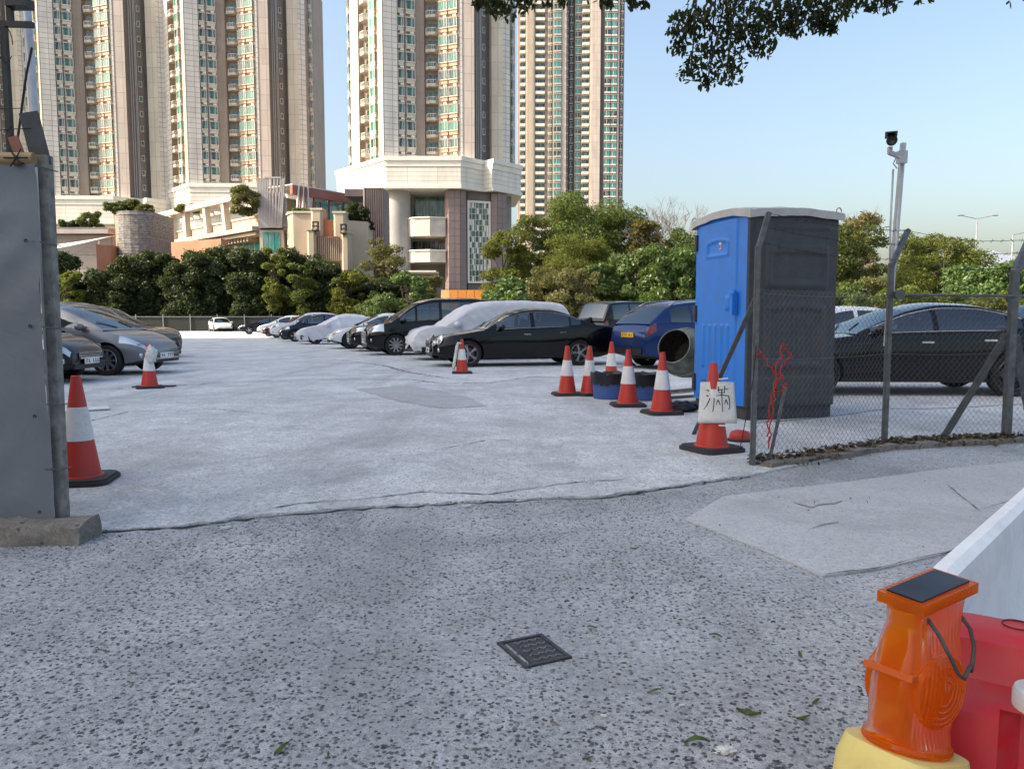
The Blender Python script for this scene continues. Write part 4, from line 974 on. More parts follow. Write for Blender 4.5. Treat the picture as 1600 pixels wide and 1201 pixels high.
plain('white_pipe',(.55,.56,.58),.4,.2,scale=10,var=.08,dirt=.25); plain('concrete_post',(.24,.23,.21),.9,scale=14,var=.3,bump=.5,bscale=60,dirt=.5); plain('black_steel',(.012,.012,.013),.5,.2,bump=.1); plain('mixer_grey',(.22,.24,.215),.75,scale=8,var=.35,bump=.4,bscale=30,dirt=.6); plain('ink',(.012,.012,.014),.6,bump=0)
plain('plank',(.16,.12,.08),.85,scale=6,var=.3,bump=.3); plain('rope_red',(.42,.03,.025),.8,bump=0); plain('dark_panel',(.05,.055,.06),.6,scale=8,bump=.1,dirt=.3); plain('camera_black',(.012,.012,.013),.3,bump=0)
def bamboo():
    t = NT('bamboo'); c = t.coord('Object'); cc = t.ramp(t.noise(t.coord('Object',(3,30,30)),2,6,.7),[(.3,(.16,.09,.04)),(.7,(.42,.28,.13))]).outputs[0]
    MATS['bamboo'] = t.done(t.bsdf(cc,.55,0,t.bump(t.noise(c,60,3),.2,.004)))
bamboo()
def tarp():
    t = NT('tarp'); c = t.coord('Object'); w = t.noise(c,2.0,5,.55,.6); f = t.noise(c,400,2)
    cc = t.ramp(t.noise(c,1.2,6,.6),[(.3,(.115,.128,.145)),(.7,(.158,.174,.193))]).outputs[0]
    MATS['tarp'] = t.done(t.bsdf(cc,.55,0,t.bump(t.math('ADD',w,t.math('MULTIPLY',f,.05)),.5,.03)))
tarp()

# ---- cones
def cone_meshes():
    H = .75; b = MB(); n = 24
    r = lambda z: lerp(.135,.03,(z-.04)/(H-.04))
    def band(z0,z1,mi,o=0): b.lathe([(r(z0)+o,z0),(r((z0+z1)/2)+o,(z0+z1)/2),(r(z1)+o,z1)], n, mi=mi)
    body = MB(); body.lathe([(.155,.035),(.150,.05),(.136,.055),(r(.30),.30),(r(.72),.72),(.032,.735),(.030,.75),(.024,.752),(.022,.70)], n); cone = body.mesh('cone_body', MATS['cone_red'], True, 40)
    sl = MB(); sl.lathe([(r(.30)+.001,.298),(r(.30)+.004,.30),(r(.53)+.004,.53),(r(.53)+.001,.532)], n); sleeve = sl.mesh('reflective_sleeve', MATS['cone_white'], True, 40)
    ba = MB(); P = []
    for i in range(4):
        for a in (-.35,0,.35): q = math.pi/4+i*math.pi/2+a*.5; P.append((.27*math.cos(q)*(1 if a else 1.03), .27*math.sin(q)*(1 if a else 1.03)))
    ba.prism(P,0,.028,bot=True); ba.prism([(x*.93,y*.93) for x,y in P],.028,.042); base = ba.mesh('rubber_base', MATS['rubber_black'])
    return cone, sleeve, base
CONE = cone_meshes()
def cone(label, px, py, rz=0, s=1.0, pos=None, tilt=(0,0)):
    p = pos or ground(px,py,.014); t = thing('traffic_cone', label, 'traffic cone', p, rz, 'red and white traffic cones'); t.scale = (s,s,s); t.rotation_euler = (tilt[0],tilt[1],rz)
    for nm, me in zip(('cone_body','reflective_sleeve','rubber_base'), CONE): link(nm, me, t)
    return t
cone('red and white cone beside the grey hoarding post at left', 126, 752, R(12))
c2 = cone('red and white cone with a crumpled bag over its tip, by the grey hatchback', 234, 606, R(30), .98)
c3 = cone('red and white cone with a pale strap, in front of the black saloon', 722, 583, R(5), .98)
cone('leftmost cone of the group by the blue tubs', 886, 617, R(8))
cone('second cone from the left, touching the left blue tub', 921, 617, R(20))
cone('cone standing behind the blue tubs against the dark saloon boot', 955, 597, R(0), 1.0)
cone('cone standing in front of the two blue tubs', 981, 634, R(3))
cone('cone between the right blue tub and the blue toilet', 1034, 646, R(15))
c9 = cone('cone wearing a white handwritten sign beside the fence post', 1112, 703, R(25), 1.02)
# crumpled bag on the cone tip
from mathutils import noise as mn
def crumple(name, label, cat, loc, r, m, seed, sq=(1,1,1), parent=None, freq=3.5, amp=.45):
    b = MB(); n, k = 20, 14; V = []
    def f(u,v):
        d = Vector((math.cos(u)*math.cos(v),math.sin(u)*math.cos(v),math.sin(v))); q = d*freq+Vector((seed,seed*2,0))
        s = 1+amp*mn.noise(q)+amp*.5*mn.noise(q*2.3)
        return Vector((d.x*r*s*sq[0],d.y*r*s*sq[1],d.z*r*s*sq[2]))
    b.grid(f, np.linspace(0,2*math.pi,n+1), np.linspace(-math.pi/2+.01,math.pi/2-.01,k)); o = b.build(name, m, parent, True, 50, loc)
    if label: tag(o,label,cat)
    return o
p = c2.location
crumple('plastic_bag','crumpled white plastic bag hung over the cone by the grey hatchback','bag',(p.x+.075,p.y-.06,.58),.10,MATS['card_white'],3,(.9,.7,1.35))
b = MB(); q = c2.location; b.bar((q.x-.35,q.y+.1,.026),(q.x-.02,q.y+.32,.026),.03,.02); b.bar((q.x-.3,q.y+.2,.026),(q.x+.3,q.y+.3,.026),.2,.018); o = b.build('rubber_scrap',MATS['rubber_black']); tag(o,'flat black scrap lying behind the cone with the bag','scrap')
p = c3.location; b = MB(); b.tube([(p.x-.01,p.y-.05,.66),(p.x-.07,p.y-.07,.67),(p.x-.10,p.y-.08,.6),(p.x-.17,p.y-.1,.16),(p.x-.18,p.y-.1,.10)],[.022,.03,.034,.036,.03],6); o = b.build('pale_strap',MATS['card_white'],smooth=True); tag(o,'pale strap hooked on the cone in front of the black saloon','strap')
# ---- sign on the near cone
p = c9.location
SG = thing('parking_sign','white card sign with a handwritten character tied on the cone by the fence','sign',(p.x+.02,p.y-.125,.27)); SG.rotation_euler = (R(-13),0,R(-4))
w2, h2 = .152, .36
b = MB(); b.grid(lambda u,v: Vector((lerp(-w2*(1.12-.2*v),w2*(1.08-.12*v),u), .045*abs(2*u-1)**2*(.6), v*h2)), np.linspace(0,1,13), np.linspace(0,1,9)); cd = b.build('card',MATS['card_white'],SG,True); m = cd.modifiers.new('s','SOLIDIFY'); m.thickness = .004
def stroke(pts, w):
    """brush stroke on the card; u,v are fractions of the card"""
    b = MB(); P = [Vector((lerp(-w2,w2,u)*1.02, .045*abs(2*u-1)**2*.6-.005, v*h2)) for u,v in pts]; n = len(P)
    for i in range(n-1):
        d = (P[i+1]-P[i]).normalized(); q = Vector((-d.z,0,d.x)); wa = w*(1-.45*i/n); wb = w*(1-.45*(i+1)/n)
        b.add([P[i]-q*wa,P[i+1]-q*wb,P[i+1]+q*wb,P[i]+q*wa],[(0,1,2,3)])
    return b.build('brush_stroke',MATS['ink'],SG)
for pts, w in (([(.20,.80),(.27,.775)],.006),([(.19,.67),(.25,.64)],.006),([(.12,.32),(.20,.43),(.29,.60)],.006),
               ([(.40,.79),(.58,.805),(.80,.83)],.005),([(.52,.88),(.53,.74)],.005),([(.70,.90),(.68,.74)],.005),([(.52,.735),(.70,.735)],.004),
               ([(.40,.66),(.39,.48),(.35,.27)],.005),([(.40,.655),(.60,.675),(.80,.66),(.83,.50),(.82,.36),(.78,.33)],.005),([(.61,.80),(.61,.55),(.62,.27)],.005),
               ([(.50,.56),(.45,.44)],.004),([(.51,.55),(.56,.43)],.005),([(.72,.57),(.68,.45)],.004),([(.73,.56),(.78,.44)],.005)): stroke(pts,w)
b = MB(); b.bar((.0,-.012,-.02),(.11,-.012,-.025),.006,.014); b.build('tape',MATS['cone_white'],SG); b = MB(); b.bar((.01,-.012,h2+.02),(.09,-.012,h2+.03),.006,.012); b.build('tape',MATS['cone_white'],SG)
# red lamp lying on the ground by the fence post
q = ground(1156,688,.014); RL = thing('warning_lamp','red domed warning lamp on the ground behind the fence post','lamp',q)
b = MB(); b.lathe([(.001,.10),(.05,.098),(.085,.085),(.10,.05),(.105,.01),(.09,0)],20); b.build('lens',MATS['cone_red'],RL,True)
b = MB(); b.lathe([(.12,0),(.125,.01),(.105,.02)],20); b.build('base_ring',MATS['rubber_black'],RL,True)

# ---- portable toilet
phi = R(16); TO = ground(1166,657,.014)
PT = thing('portable_toilet','blue doored portable toilet with grey side and pale domed roof','portable toilet',TO,phi)
SW, SD, SH = 1.16, 1.20, 2.42                      # +x along the grey side, +y along the door side (door faces -x)
b = MB(); b.box((SW/2,SD/2,.08),(SW-.04,SD-.04,.16)); b.build('skid_base',MATS['toilet_base'],PT)
def panel(name, W_, H_, z0, M, m, f, nu=70, nv=120):
    b = MB(); b.grid(lambda u,v: M @ Vector((u*W_, -f(u,v), z0+v*H_)), np.linspace(0,1,nu), np.linspace(0,1,nv), flip=True); return b.build(name,m,PT,True)
def smooth(e0,e1,x): t = min(max((x-e0)/(e1-e0),0),1); return t*t*(3-2*t)
def rbox(u,v,u0,u1,v0,v1,s=.02): return smooth(u0-s,u0+s,u)*(1-smooth(u1-s,u1+s,u))*smooth(v0-s*.5,v0+s*.5,v)*(1-smooth(v1-s*.5,v1+s*.5,v))
def side_f(u,v):
    a = abs(u-.52); d = .0
    d += .028*rbox(u,v,.14,.88,.62-.0*a,.855-.10*a*a,.018)       # upper raised field with arched top
    d -= .02*rbox(u,v,.20,.84,.655,.80-.08*a*a,.015)
    d += .028*rbox(u,v,.14,.86,.20,.545-.12*a*a,.018)
    d -= .022*rbox(u,v,.20,.80,.235,.51-.12*a*a,.015)
    d += .025*rbox(u,v,.0,1,.0,.155,.01)+.012*rbox(u,v,.25,.9,.925,.955,.01)
    d += .006*math.sin(v*9+u*3)*math.sin(u*5)
    return d
panel('side_wall',SW-.06,SH-.24,.15,Matrix.Translation((.05,0,0)),MATS['toilet_grey'],side_f)
b = MB(); b.box((SW/2+.0,SD/2,SH/2+.03),(SW-.02,SD-.03,SH-.26)); b.build('shell',MATS['toilet_grey'],PT)
Md = Matrix.Translation((0,SD,0)) @ Matrix.Rotation(-math.pi/2,4,'Z')
def door_f(u,v):
    d = .012*rbox(u,v,.05,.80,.02,.975,.012)
    for i in range(5): d += .016*rbox(u,v,.18+.115*i,.225+.115*i,.19,.42,.012)
    d -= .022*rbox(u,v,.18,.68,.06,.105,.015)
    a = abs(u-.43); d += -.02*rbox(u,v,.26,.62,.80,.865-.3*a*a,.02)+.010*rbox(u,v,.22,.66,.785,.88-.3*a*a,.015)
    d += .02*rbox(u,v,.62,.70,.50,.57,.01)
    return d
panel('door',SD-.02,SH-.20,.15,Md @ Matrix.Translation((.01,-.006,0)),MATS['toilet_blue'],door_f,80,150)
b = MB(); b.box((.0,.07,SH/2+.05),(.05,.12,SH-.22)); b.build('door_post',MATS['toilet_blue'],PT)
b = MB(); b.box((.01,-.0,SH/2+.05),(.07,.05,SH-.2)); b.build('corner_post',MATS['toilet_base'],PT)
for z in (.36,1.22,2.1): b = MB(); b.box((-.01,SD-.03,z),(.05,.05,.20)); b.build('hinge',MATS['toilet_base'],PT)
b = MB(); b.box((-.05,.24,1.32),(.07,.06,.24)); b.ellipsoid((-.055,.24,1.44),(.04,.035,.05),n=10,m=6); b.build('handle',MATS['toilet_blue'],PT,True,40)
b = MB(); b.box((-.022,.40,1.33),(.01,.07,.07)); b.build('lock_plate',MATS['toilet_base'],PT)
b = MB(); b.box((-.012,.62,2.02),(.006,.045,.085)); b.build('sticker',MATS['cone_white'],PT); b = MB(); b.box((-.016,.62,2.01),(.006,.022,.05)); b.build('sticker_mark',MATS['cone_red'],PT)
def roof_f(u,v):
    x = lerp(-.05,SW+.04,u); y = lerp(-.05,SD+.06,v); e = min(u,1-u,v,1-v)
    z = SH-.06+.075*math.sin(math.pi*v)**.8*.9+.035*math.sin(math.pi*u)+.012*mn.noise(Vector((x*5,y*5,0)))
    return Vector((x,y,z))
b = MB(); us = np.linspace(0,1,22); b.grid(roof_f,us,us)
rim = [(u,0) for u in us]+[(1,v) for v in us[1:]]+[(u,1) for u in us[::-1][1:]]+[(0,v) for v in us[::-1][1:-1]]
for i in range(len(rim)):
    a = roof_f(*rim[i]); c = roof_f(*rim[(i+1)%len(rim)]); b.quad(a-Vector((0,0,.085)),c-Vector((0,0,.085)),c,a)
b.build('roof',MATS['toilet_roof'],PT,True,40)
for u,v in ((.02,.97),(.97,.05)):
    p = roof_f(u,v); b = MB(); b.tube([p+Vector((.035*math.cos(a),0,.005+.045*math.sin(a))) for a in np.linspace(0,math.pi,9)],.008,6); b.build('lifting_loop',MATS['toilet_roof'],PT,True)

# ---- cement mixer drum, planks, tubs with liners
q = Vector((2.34,10.6,0)); MX = thing('cement_mixer','grey cement mixer drum with open mouth beside the toilet','cement mixer',(q.x,q.y,.014))
ax = Vector((-.58,-.74,.30)).normalized(); M = Matrix.Translation((.02,.05,.70)) @ Matrix.Scale(.86,4) @ ax.to_track_quat('Z','Y').to_matrix().to_4x4()
b = MB(); b.lathe([(.26,.36),(.275,.365),(.285,.34),(.36,.10),(.385,0),(.39,-.12),(.33,-.36),(.16,-.50),(.001,-.52)],28,M); b.lathe([(.26,.36),(.27,.33),(.345,.08),(.37,-.1),(.31,-.34),(.001,-.45)],28,M,mi=1); b.lathe([(.39,-.02),(.402,-.01),(.402,.03),(.385,.04)],28,M); b.build('drum',[MATS['mixer_grey'],MATS['rusty_steel']],MX,True,40)
for s_ in (-1,1):
    b = MB(); b.tube([(s_*.32,-.30,0),(s_*.24,.0,.52),(s_*.32,.42,0)],.022,6); b.build('stand_leg',MATS['rusty_steel'],MX)
b = MB(); b.tube([(-.26,.02,.45),(.26,.02,.45)],.02,6); b.build('cross_bar',MATS['rusty_steel'],MX)
for i,(a,c) in enumerate(((ground(1040,612,.05),ground(1090,607,.05)),(ground(1030,622,.03),ground(1092,618,.03)),(ground(1045,632,.03),ground(1094,628,.03)))):
    b = MB(); b.bar(a,c,.10,.035); o = b.build('timber_plank',MATS['plank']); tag(o,['upper timber plank below the mixer drum','middle timber plank below the mixer drum','front timber plank by the toilet base'][i],'plank','timber planks by the mixer')
for i,(px,py) in enumerate(((957,624),(1008,626))):
    p = ground(px,py,.014)+Vector((0,.2,0)); t = thing('round_tub',['left blue round tub lined with black plastic behind the cones','right blue round tub lined with black plastic beside the mixer'][i],'tub',p,0,'blue plastic tubs')
    b = MB(); b.lathe([(.001,.01),(.245,0),(.255,.01),(.272,.20),(.285,.34),(.295,.345),(.295,.36),(.278,.36),(.24,.02)],28); b.build('tub_body',MATS['tub_blue'],t,True,35)
    b = MB(); sd = i*7
    def fb(a,v):
        n_ = mn.noise(Vector((math.cos(a)*6+sd,math.sin(a)*6,v*2)))+.7*mn.noise(Vector((math.cos(a)*15+sd,math.sin(a)*15,v))); R_ = [.297,.300,.304,.27,.22][int(v)]+.010*abs(n_); Z = [.22+.07*n_,.28,.375+.03*n_,.36+.03*n_,.24][int(v)]
        return Vector((R_*math.cos(a),R_*math.sin(a),Z))
    b.grid(fb,np.linspace(0,2*math.pi,41),[0,1,2,3,4],flip=True); b.build('bag_liner',MATS['bag_black'],t,True,50)
    b = MB(); b.lathe([(.001,.26),(.22,.24)],20); b.build('contents',MATS['rubber_black'],t)
crumple('refuse_sack','black refuse sack lying at the foot of the mixer','sack',ground(1062,636,.07),.14,MATS['bag_black'],9,(1.6,.8,.5))

# ---- chain link fence along the right
FP = [Vector((1.90,6.02,0)), Vector((3.42,7.02,0)), Vector((4.76,7.36,0)), Vector((6.6,7.8,0))]
FN = thing('chain_link_fence','galvanised chain link fence with barbed wire right of the entrance','fence',(FP[0].x,FP[0].y,0)); FO = FP[0]
def fl(p): return Vector(p)-FO
ZT = 1.38
def mesh_panel(A,B):
    b = MB(); L = (B-A).length; e = (B-A)/L; pitch = .062; n = int(L/pitch); nz = int(ZT/pitch); nrm = Vector((e.y,-e.x,0))
    for i in range(n+1):
        for sgn in (1,-1):
            P = []
            for k in range(nz*2+1):
                u = i*pitch+sgn*(pitch/2)*(1 if k%2 else 0)*.98; u = min(max(u,0),L); z = .03+k*pitch/2
                bulge = .012*math.sin(u*2.3)*math.sin(z*3)
                P.append(fl(A)+e*u+Vector((0,0,z))+nrm*(bulge+.0016*sgn))
            b.tube(P,.0015,3,cap=False)
    for z in (.35,.85,ZT-.02): b.tube([fl(A)+e*(L*i/10)+Vector((0,0,z-.015*math.sin(math.pi*i/10)))+nrm*.006 for i in range(11)],.0025,4)
    return tag(b.build('chain_link_mesh',MATS['wire'],FN),kind='stuff')
for A,B in zip(FP[:-1],FP[1:]): mesh_panel(A,B)
def post(P, h, arm, w=.036):
    b = MB(); p = fl(P)
    b.bar(p+Vector((0,0,0)),p+Vector((0,0,h)),w,.012,up=(0,1,0)); b.bar(p+Vector((-w/2,.02,0)),p+Vector((-w/2,.02,h)),.012,w,up=(0,1,0)); b.bar(p+Vector((0,0,h-.02)),p+Vector((0,0,h))+arm,w,.012,up=(0,1,0)); b.bar(p+Vector((-w/2,.02,h-.03)),p+Vector((-w/2,.02,h))+arm,.012,w,up=(0,1,0)); b.build('post',MATS['galvanised'],FN)
    return p+Vector((0,0,h))+arm
T0 = post(FP[0],1.72,Vector((.11,.10,.27)),.030); T1 = post(FP[1],1.66,Vector((.22,.16,.32)),.036); T2_ = post(FP[2],1.62,Vector((.24,.16,.32)),.062); T3 = post(FP[3],1.62,Vector((.24,.16,.32)),.065)
def strut(a,b_,w=.05): m_ = MB(); m_.bar(fl(a),fl(b_),w,.014,up=(0,1,0)); m_.build('strut',MATS['galvanised'],FN)
strut(FP[0]+Vector((.02,.03,1.38)),ground(1083,680,0),.04); strut(FP[2]+Vector((-.04,.03,1.02)),FP[2]+Vector((-.44,.30,0)),.07); strut(FP[2]+Vector((.05,.05,1.0)),FP[2]+Vector((.42,.25,0)),.09)
strut(FP[0]+Vector((.30,.18,.62)),FP[0]+Vector((.16,.12,.0)),.025)
b = MB(); b.tube([fl(FP[1])+Vector((.03,0,ZT)),fl(FP[2])+Vector((0,0,ZT)),fl(FP[3])+Vector((0,0,ZT))],.013,8); b.build('top_rail',MATS['galvanised'],FN,True)
b = MB(); b.lathe([(.0,-.03),(.045,-.03),(.045,.03),(.0,.03)],12,Matrix.Translation(fl(FP[1])+Vector((.06,-.02,ZT))) @ Matrix.Rotation(math.pi/2,4,'X')); b.build('rail_clamp',MATS['galvanised'],FN)
def barbed(a, c, sag, parent, name='barbed_wire', seed=0, m='wire_dark'):
    b = MB(); rr = random.Random(seed); n = max(8,int((c-a).length/.11)); P = [a.lerp(c,i/n)+Vector((0,0,-sag*math.sin(math.pi*i/n)+rr.uniform(-.004,.004))) for i in range(n+1)]
    b.tube(P,.0022,4,cap=False)
    for p in P[1:-1]:
        for k in range(2): d = Vector((rr.uniform(-1,1),rr.uniform(-1,1),rr.uniform(-1,1))).normalized()*.022; b.tube([p-d,p+d],.0017,3,cap=False)
    return b.build(name,MATS[m],parent)
for k,f in enumerate((.95,.55,.1)):
    def tp(T,P,h): return T.lerp(fl(P)+Vector((0,0,h)),1-f)
    barbed(tp(T0,FP[0],1.72),tp(T1,FP[1],1.66),.03,FN,seed=k); barbed(tp(T1,FP[1],1.66),tp(T2_,FP[2],1.62),.05,FN,seed=k+5); barbed(tp(T2_,FP[2],1.62),tp(T3,FP[3],1.62),.05,FN,seed=k+9)
# red rope tangle on the gate post and dark cable
p = FP[0]; rr = random.Random(4); b = MB()
def wob(pts, amp, n=5):
    out = []
    for a,c in zip(pts[:-1],pts[1:]):
        for i in range(n): out.append(Vector(a).lerp(Vector(c),i/n)+Vector((rr.uniform(-amp,amp),rr.uniform(-amp,amp),rr.uniform(-amp,amp))))
    out.append(Vector(pts[-1])); return out
for pts in ([(.12,0,.15),(.13,-.02,.5),(.15,-.02,.75),(.21,.0,.98)],[(.15,-.02,.74),(.02,-.03,.92),(.0,-.03,.86)],[(.21,0,.98),(.27,0,.88),(.2,-.02,.8),(.15,-.02,.62),(.2,-.02,.58),(.24,0,.66),(.17,-.02,.74)],[(.14,-.02,.7),(.1,-.02,.4),(.11,0,.2)]):
    b.tube([p+q_ for q_ in wob(pts,.016,7)],.0055,5,cap=False)
o = b.build('rope_tangle',MATS['rope_red'],smooth=True); tag(o,'tangled red rope tied to the gate post by the toilet','rope')
b = MB(); b.tube([p+Vector(v) for v in ((-.01,-.03,.95),(-.03,-.04,.7),(-.07,-.04,.45),(-.11,-.05,.22),(-.12,-.05,.18))],.004,5); o = b.build('dark_cable',MATS['black_steel']); tag(o,'thin dark cable hanging from the gate post over the sign','cable')
# camera pole
q = Vector((FP[1].x+.06,FP[1].y+.12,.014)); CP_ = thing('camera_pole','pale pole with a black security camera on top beside the fence','security camera',q)
b = MB(); b.tube([(-.02,0,0),(.0,0,1.2),(.055,0,2.62)],.015,8); b.build('slim_pole',MATS['white_pipe'],CP_,True)
b = MB(); b.bar((.0,.03,.9),(.075,.03,2.74),.036,.01,up=(0,1,0)); b.bar((-.02,.05,.9),(.06,.05,2.74),.01,.036,up=(0,1,0)); b.build('angle_post',MATS['white_pipe'],CP_)
b = MB(); b.tube([(-.015,.01,1.3),(-.03,.01,2.0),(-.025,.01,2.50)],.009,7); b.build('conduit',MATS['white_pipe'],CP_,True)
b = MB(); b.box((.035,-.02,2.60),(.075,.06,.11)); b.bar((.0,-.05,2.60),(-.10,-.07,2.63),.035,.035); b.bar((-.10,-.07,2.62),(-.10,-.07,2.68),.035,.03); b.build('bracket',MATS['white_pipe'],CP_)
b = MB(); b.tube([(-.02,-.03,2.6),(-.05,-.04,2.54),(-.01,-.03,2.5)],.006,5); b.build('lead',MATS['white_pipe'],CP_)
b = MB(); M = Matrix.Translation((-.11,-.12,2.725)) @ Euler((R(100),0,R(-25))).to_matrix().to_4x4(); b.lathe([(.001,-.10),(.042,-.10),(.046,-.06),(.046,.09),(.040,.10),(.034,.085),(.001,.08)],16,M); b.box((-.115,-.115,2.775),(.10,.24,.012),R(-25)); b.build('camera_body',MATS['camera_black'],CP_,True,40)
# low kerb and leaf litter under the fence
b = MB(); pts = jag([Vector((1.98,5.96)),FP[1].xy+Vector((0,-.14)),FP[2].xy+Vector((0,-.1)),FP[3].xy+Vector((0,-.1))],.2,.02,8)
for i in range(len(pts)-1): b.bar((*pts[i],.02),(*pts[i+1],.02),.10+.03*math.sin(i*1.7),.05+.015*math.sin(i*2.9))
o = b.build('fence_kerb',MATS['plinth_concrete']); tag(o,'broken low concrete kerb under the chain link fence','kerb')
def litter_mat():
    t = NT('litter'); g_ = t.n('NewGeometry'); c = t.ramp(g_.outputs['Random Per Island'],[(0,(.035,.022,.012)),(.5,(.09,.055,.028)),(.8,(.14,.10,.05)),(1,(.05,.06,.02))]).outputs[0]; MATS['litter'] = t.done(t.bsdf(c,.85))
litter_mat()
def scatter_leaves(name, n, place, r0, r1, m, lift=.03):
    V=[];Fc=[]
    for _ in range(n):
        x,y,z = place(); r = random.uniform(r0,r1); E = Euler((random.gauss(0,.5),random.gauss(0,.5),random.uniform(0,6.28))).to_matrix(); b0=len(V)
        for q_ in ((-1,0,0),(-.3,.42,.12),(.4,.36,.1),(1,0,.05),(.4,-.36,.12),(-.3,-.42,.1)): V.append(tuple(E@(Vector(q_)*r)+Vector((x,y,z))))
        Fc += [(b0,b0+1,b0+2,b0+3),(b0,b0+3,b0+4,b0+5)]
    me = bpy.data.meshes.new(name); me.from_pydata(V,[],Fc); me.materials.append(m); return tag(link(name,me),kind='stuff')
def lit():
    i = random.choice((0,0,1,1,1,2)); t = random.random(); p_ = FP[i].lerp(FP[i+1],t); d = abs(random.gauss(0,.10)); e_ = (FP[i+1]-FP[i]).normalized(); n_ = Vector((e_.y,-e_.x,0))
    if i == 0 and t < .12: d *= .3
    return p_+n_*(d-.05)+Vector((0,0,.02+random.random()*.06*(1-min(1,d*3))))
o = scatter_leaves('leaf_litter',2600,lit,.012,.035,MATS['litter']); o['label'] = 'brown dead leaves heaped along the fence foot'
def twig():
    return (random.uniform(-3,3.2),random.uniform(1.9,6.5),.016)
o = scatter_leaves('grit_and_bits',260,twig,.003,.009,MATS['litter']); o['label'] = 'tiny dry bits strewn over the entrance'

# ---- left hoarding
HY = 4.02; HX = -2.43
HB = thing('grey_hoarding','grey tarpaulin hoarding with bamboo rail and concrete post at the left edge','hoarding',(HX,HY,0))
zt0 = 1.94
b = MB(); b.grid(lambda u,v: Vector((lerp(-2.6,.032,u), -.045+.016*math.sin(u*9+v*2)+.045*mn.noise(Vector((u*5+v*1.5,v*2.2,1)))+.020*abs(mn.noise(Vector((u*9-v*6,v*3+u*5,4))))*(.4+v), lerp(.12,zt0,v)+.02*math.sin(u*5)*(1-v))), np.linspace(0,1,70), np.linspace(0,1,50)); tp_ = b.build('tarpaulin',MATS['tarp'],HB,True)
b = MB(); b.tube([(-2.7,-.03,zt0+.02),(-1.4,-.035,zt0+.035),(-.6,-.03,zt0+.02),(.02,-.035,zt0+.02)],[.036,.033,.036,.034],12)
for x in (-1.9,-1.1,-.45): b.lathe([(.036,-.012),(.041,0),(.036,.012)],12,Matrix.Translation((x,-.032,zt0+.027)) @ Matrix.Rotation(math.pi/2,4,'Y'))
b.build('bamboo_rail',MATS['bamboo'],HB,True,40)
b = MB(); b.box((.036,.03,1.0),(.05,.055,1.98)); b.build('concrete_post',MATS['concrete_post'],HB)
b = MB(); b.bar((.02,.03,1.94),(-.02,.0,2.20),.095,.012,up=(0,1,0)); b.build('post_arm',MATS['dark_panel'],HB)
b = MB(); b.bar((-.075,.02,1.96),(-.105,.0,2.08),.05,.01,up=(0,1,0)); b.build('red_strip',MATS['red_fascia'],HB)
for z in (1.93,1.55,1.12,.72,.38):
    b = MB(); b.tube([(.0,-.05,z),(.04,-.03,z-.004),(.066,-.02,z-.012),(.068,.08,z-.01)],.0035,5); b.build('tie_wire',MATS['wire'],HB)
for x,z in ((-.02,.16),(-.02,.66),(-.02,1.12),(-.02,1.55),(-.7,.16)): b = MB(); b.lathe([(.004,0),(.009,.002),(.010,.0),(.004,-.002)],10,Matrix.Translation((x,-.075,z)) @ Matrix.Rotation(math.pi/2,4,'X')); b.build('eyelet',MATS['black_steel'],HB)
b = MB(); 
for k in range(6): a = k*1.05; b.tube([(-.05,-.07,zt0+.02),(-.05+.06*math.cos(a),-.075,zt0+.02+.05*math.sin(a))],.004,4)
b.tube([(-.05+.035*math.cos(a),-.03+.04*math.sin(a)-.0,zt0+.02+.035*math.sin(a*1.0)) for a in np.linspace(0,6.28,14)],.006,5); b.build('wire_knot',MATS['wire_dark'],HB)
barbed(Vector((-2.6,.0,2.20)),Vector((-.035,0,2.22)),.03,HB,seed=20); barbed(Vector((-2.6,0,2.09)),Vector((-.01,0,2.12)),.04,HB,seed=22)
# plinth under the hoarding
b = MB(); n_ = 40
P0 = Vector((-5.2,3.75)); P1 = Vector((-2.13,3.98)); 
def plf(u,v):
    x = lerp(-5.2,-2.22,u)+.0; prof = [(-.02,0),(-.015,.06),(.0,.095),(.03,.112),(.12,.116),(.22,.114),(.25,.05),(.25,0)][int(v)]
    y = lerp(P0.y,P1.y,u)-.07+prof[0]*.8; nn_ = mn.noise(Vector((x*6,v*1.3,2)))*.035+mn.noise(Vector((x*18,v*3,5)))*.016
    return Vector((x,y+(nn_ if v < 3 else 0),max(0,prof[1]+nn_*.6*(v > 0))))
b.grid(plf,np.linspace(0,1,90),range(8)); 
e_ = [plf(1,v) for v in range(8)]; b.add(e_,[tuple(range(8))]); o = b.build('concrete_plinth',MATS['plinth_concrete'],smooth=True,angle=50); tag(o,'stained concrete plinth under the grey hoarding','plinth')
# black pole frame, pale pipe and stay above the hoarding
BP = thing('lamp_pole','black steel pole frame with floodlight above the hoarding at left','lamp pole',(-2.94,4.6,0))
b = MB(); b.bar((.03,0,0),(.02,0,2.86),.032,.032,up=(0,1,0)); b.build('pole',MATS['black_steel'],BP)
b = MB(); b.bar((-.6,0,2.86),(.19,0,2.84),.03,.03,up=(0,1,0)); b.build('cross_bar',MATS['black_steel'],BP)
b = MB(); b.bar((.06,0,2.86),(.06,0,2.98),.03,.03); b.box((.13,-.02,2.95),(.12,.08,.05)); b.build('floodlight',MATS['black_steel'],BP)
b = MB(); b.tube([(.06,0,2.98),(.1,0,3.08),(.17,0,3.13)],.01,6); b.ellipsoid((-.06,0,3.06),(.10,.06,.035),n=12,m=6); b.build('upper_bracket',MATS['black_steel'],BP,True)
b = MB(); b.tube([(.02+.045*math.cos(a)+.02,-.03,2.72+.10*math.sin(a)) for a in np.linspace(0,5.6,16)],.003,4); b.build('cable_loop',MATS['wire_dark'],BP)
b = MB(); b.tube([(.03,-.03,1.9),(.16,-.04,2.55),(.2,-.04,2.7)],.007,5); b.build('stay_rod',MATS['black_steel'],BP)
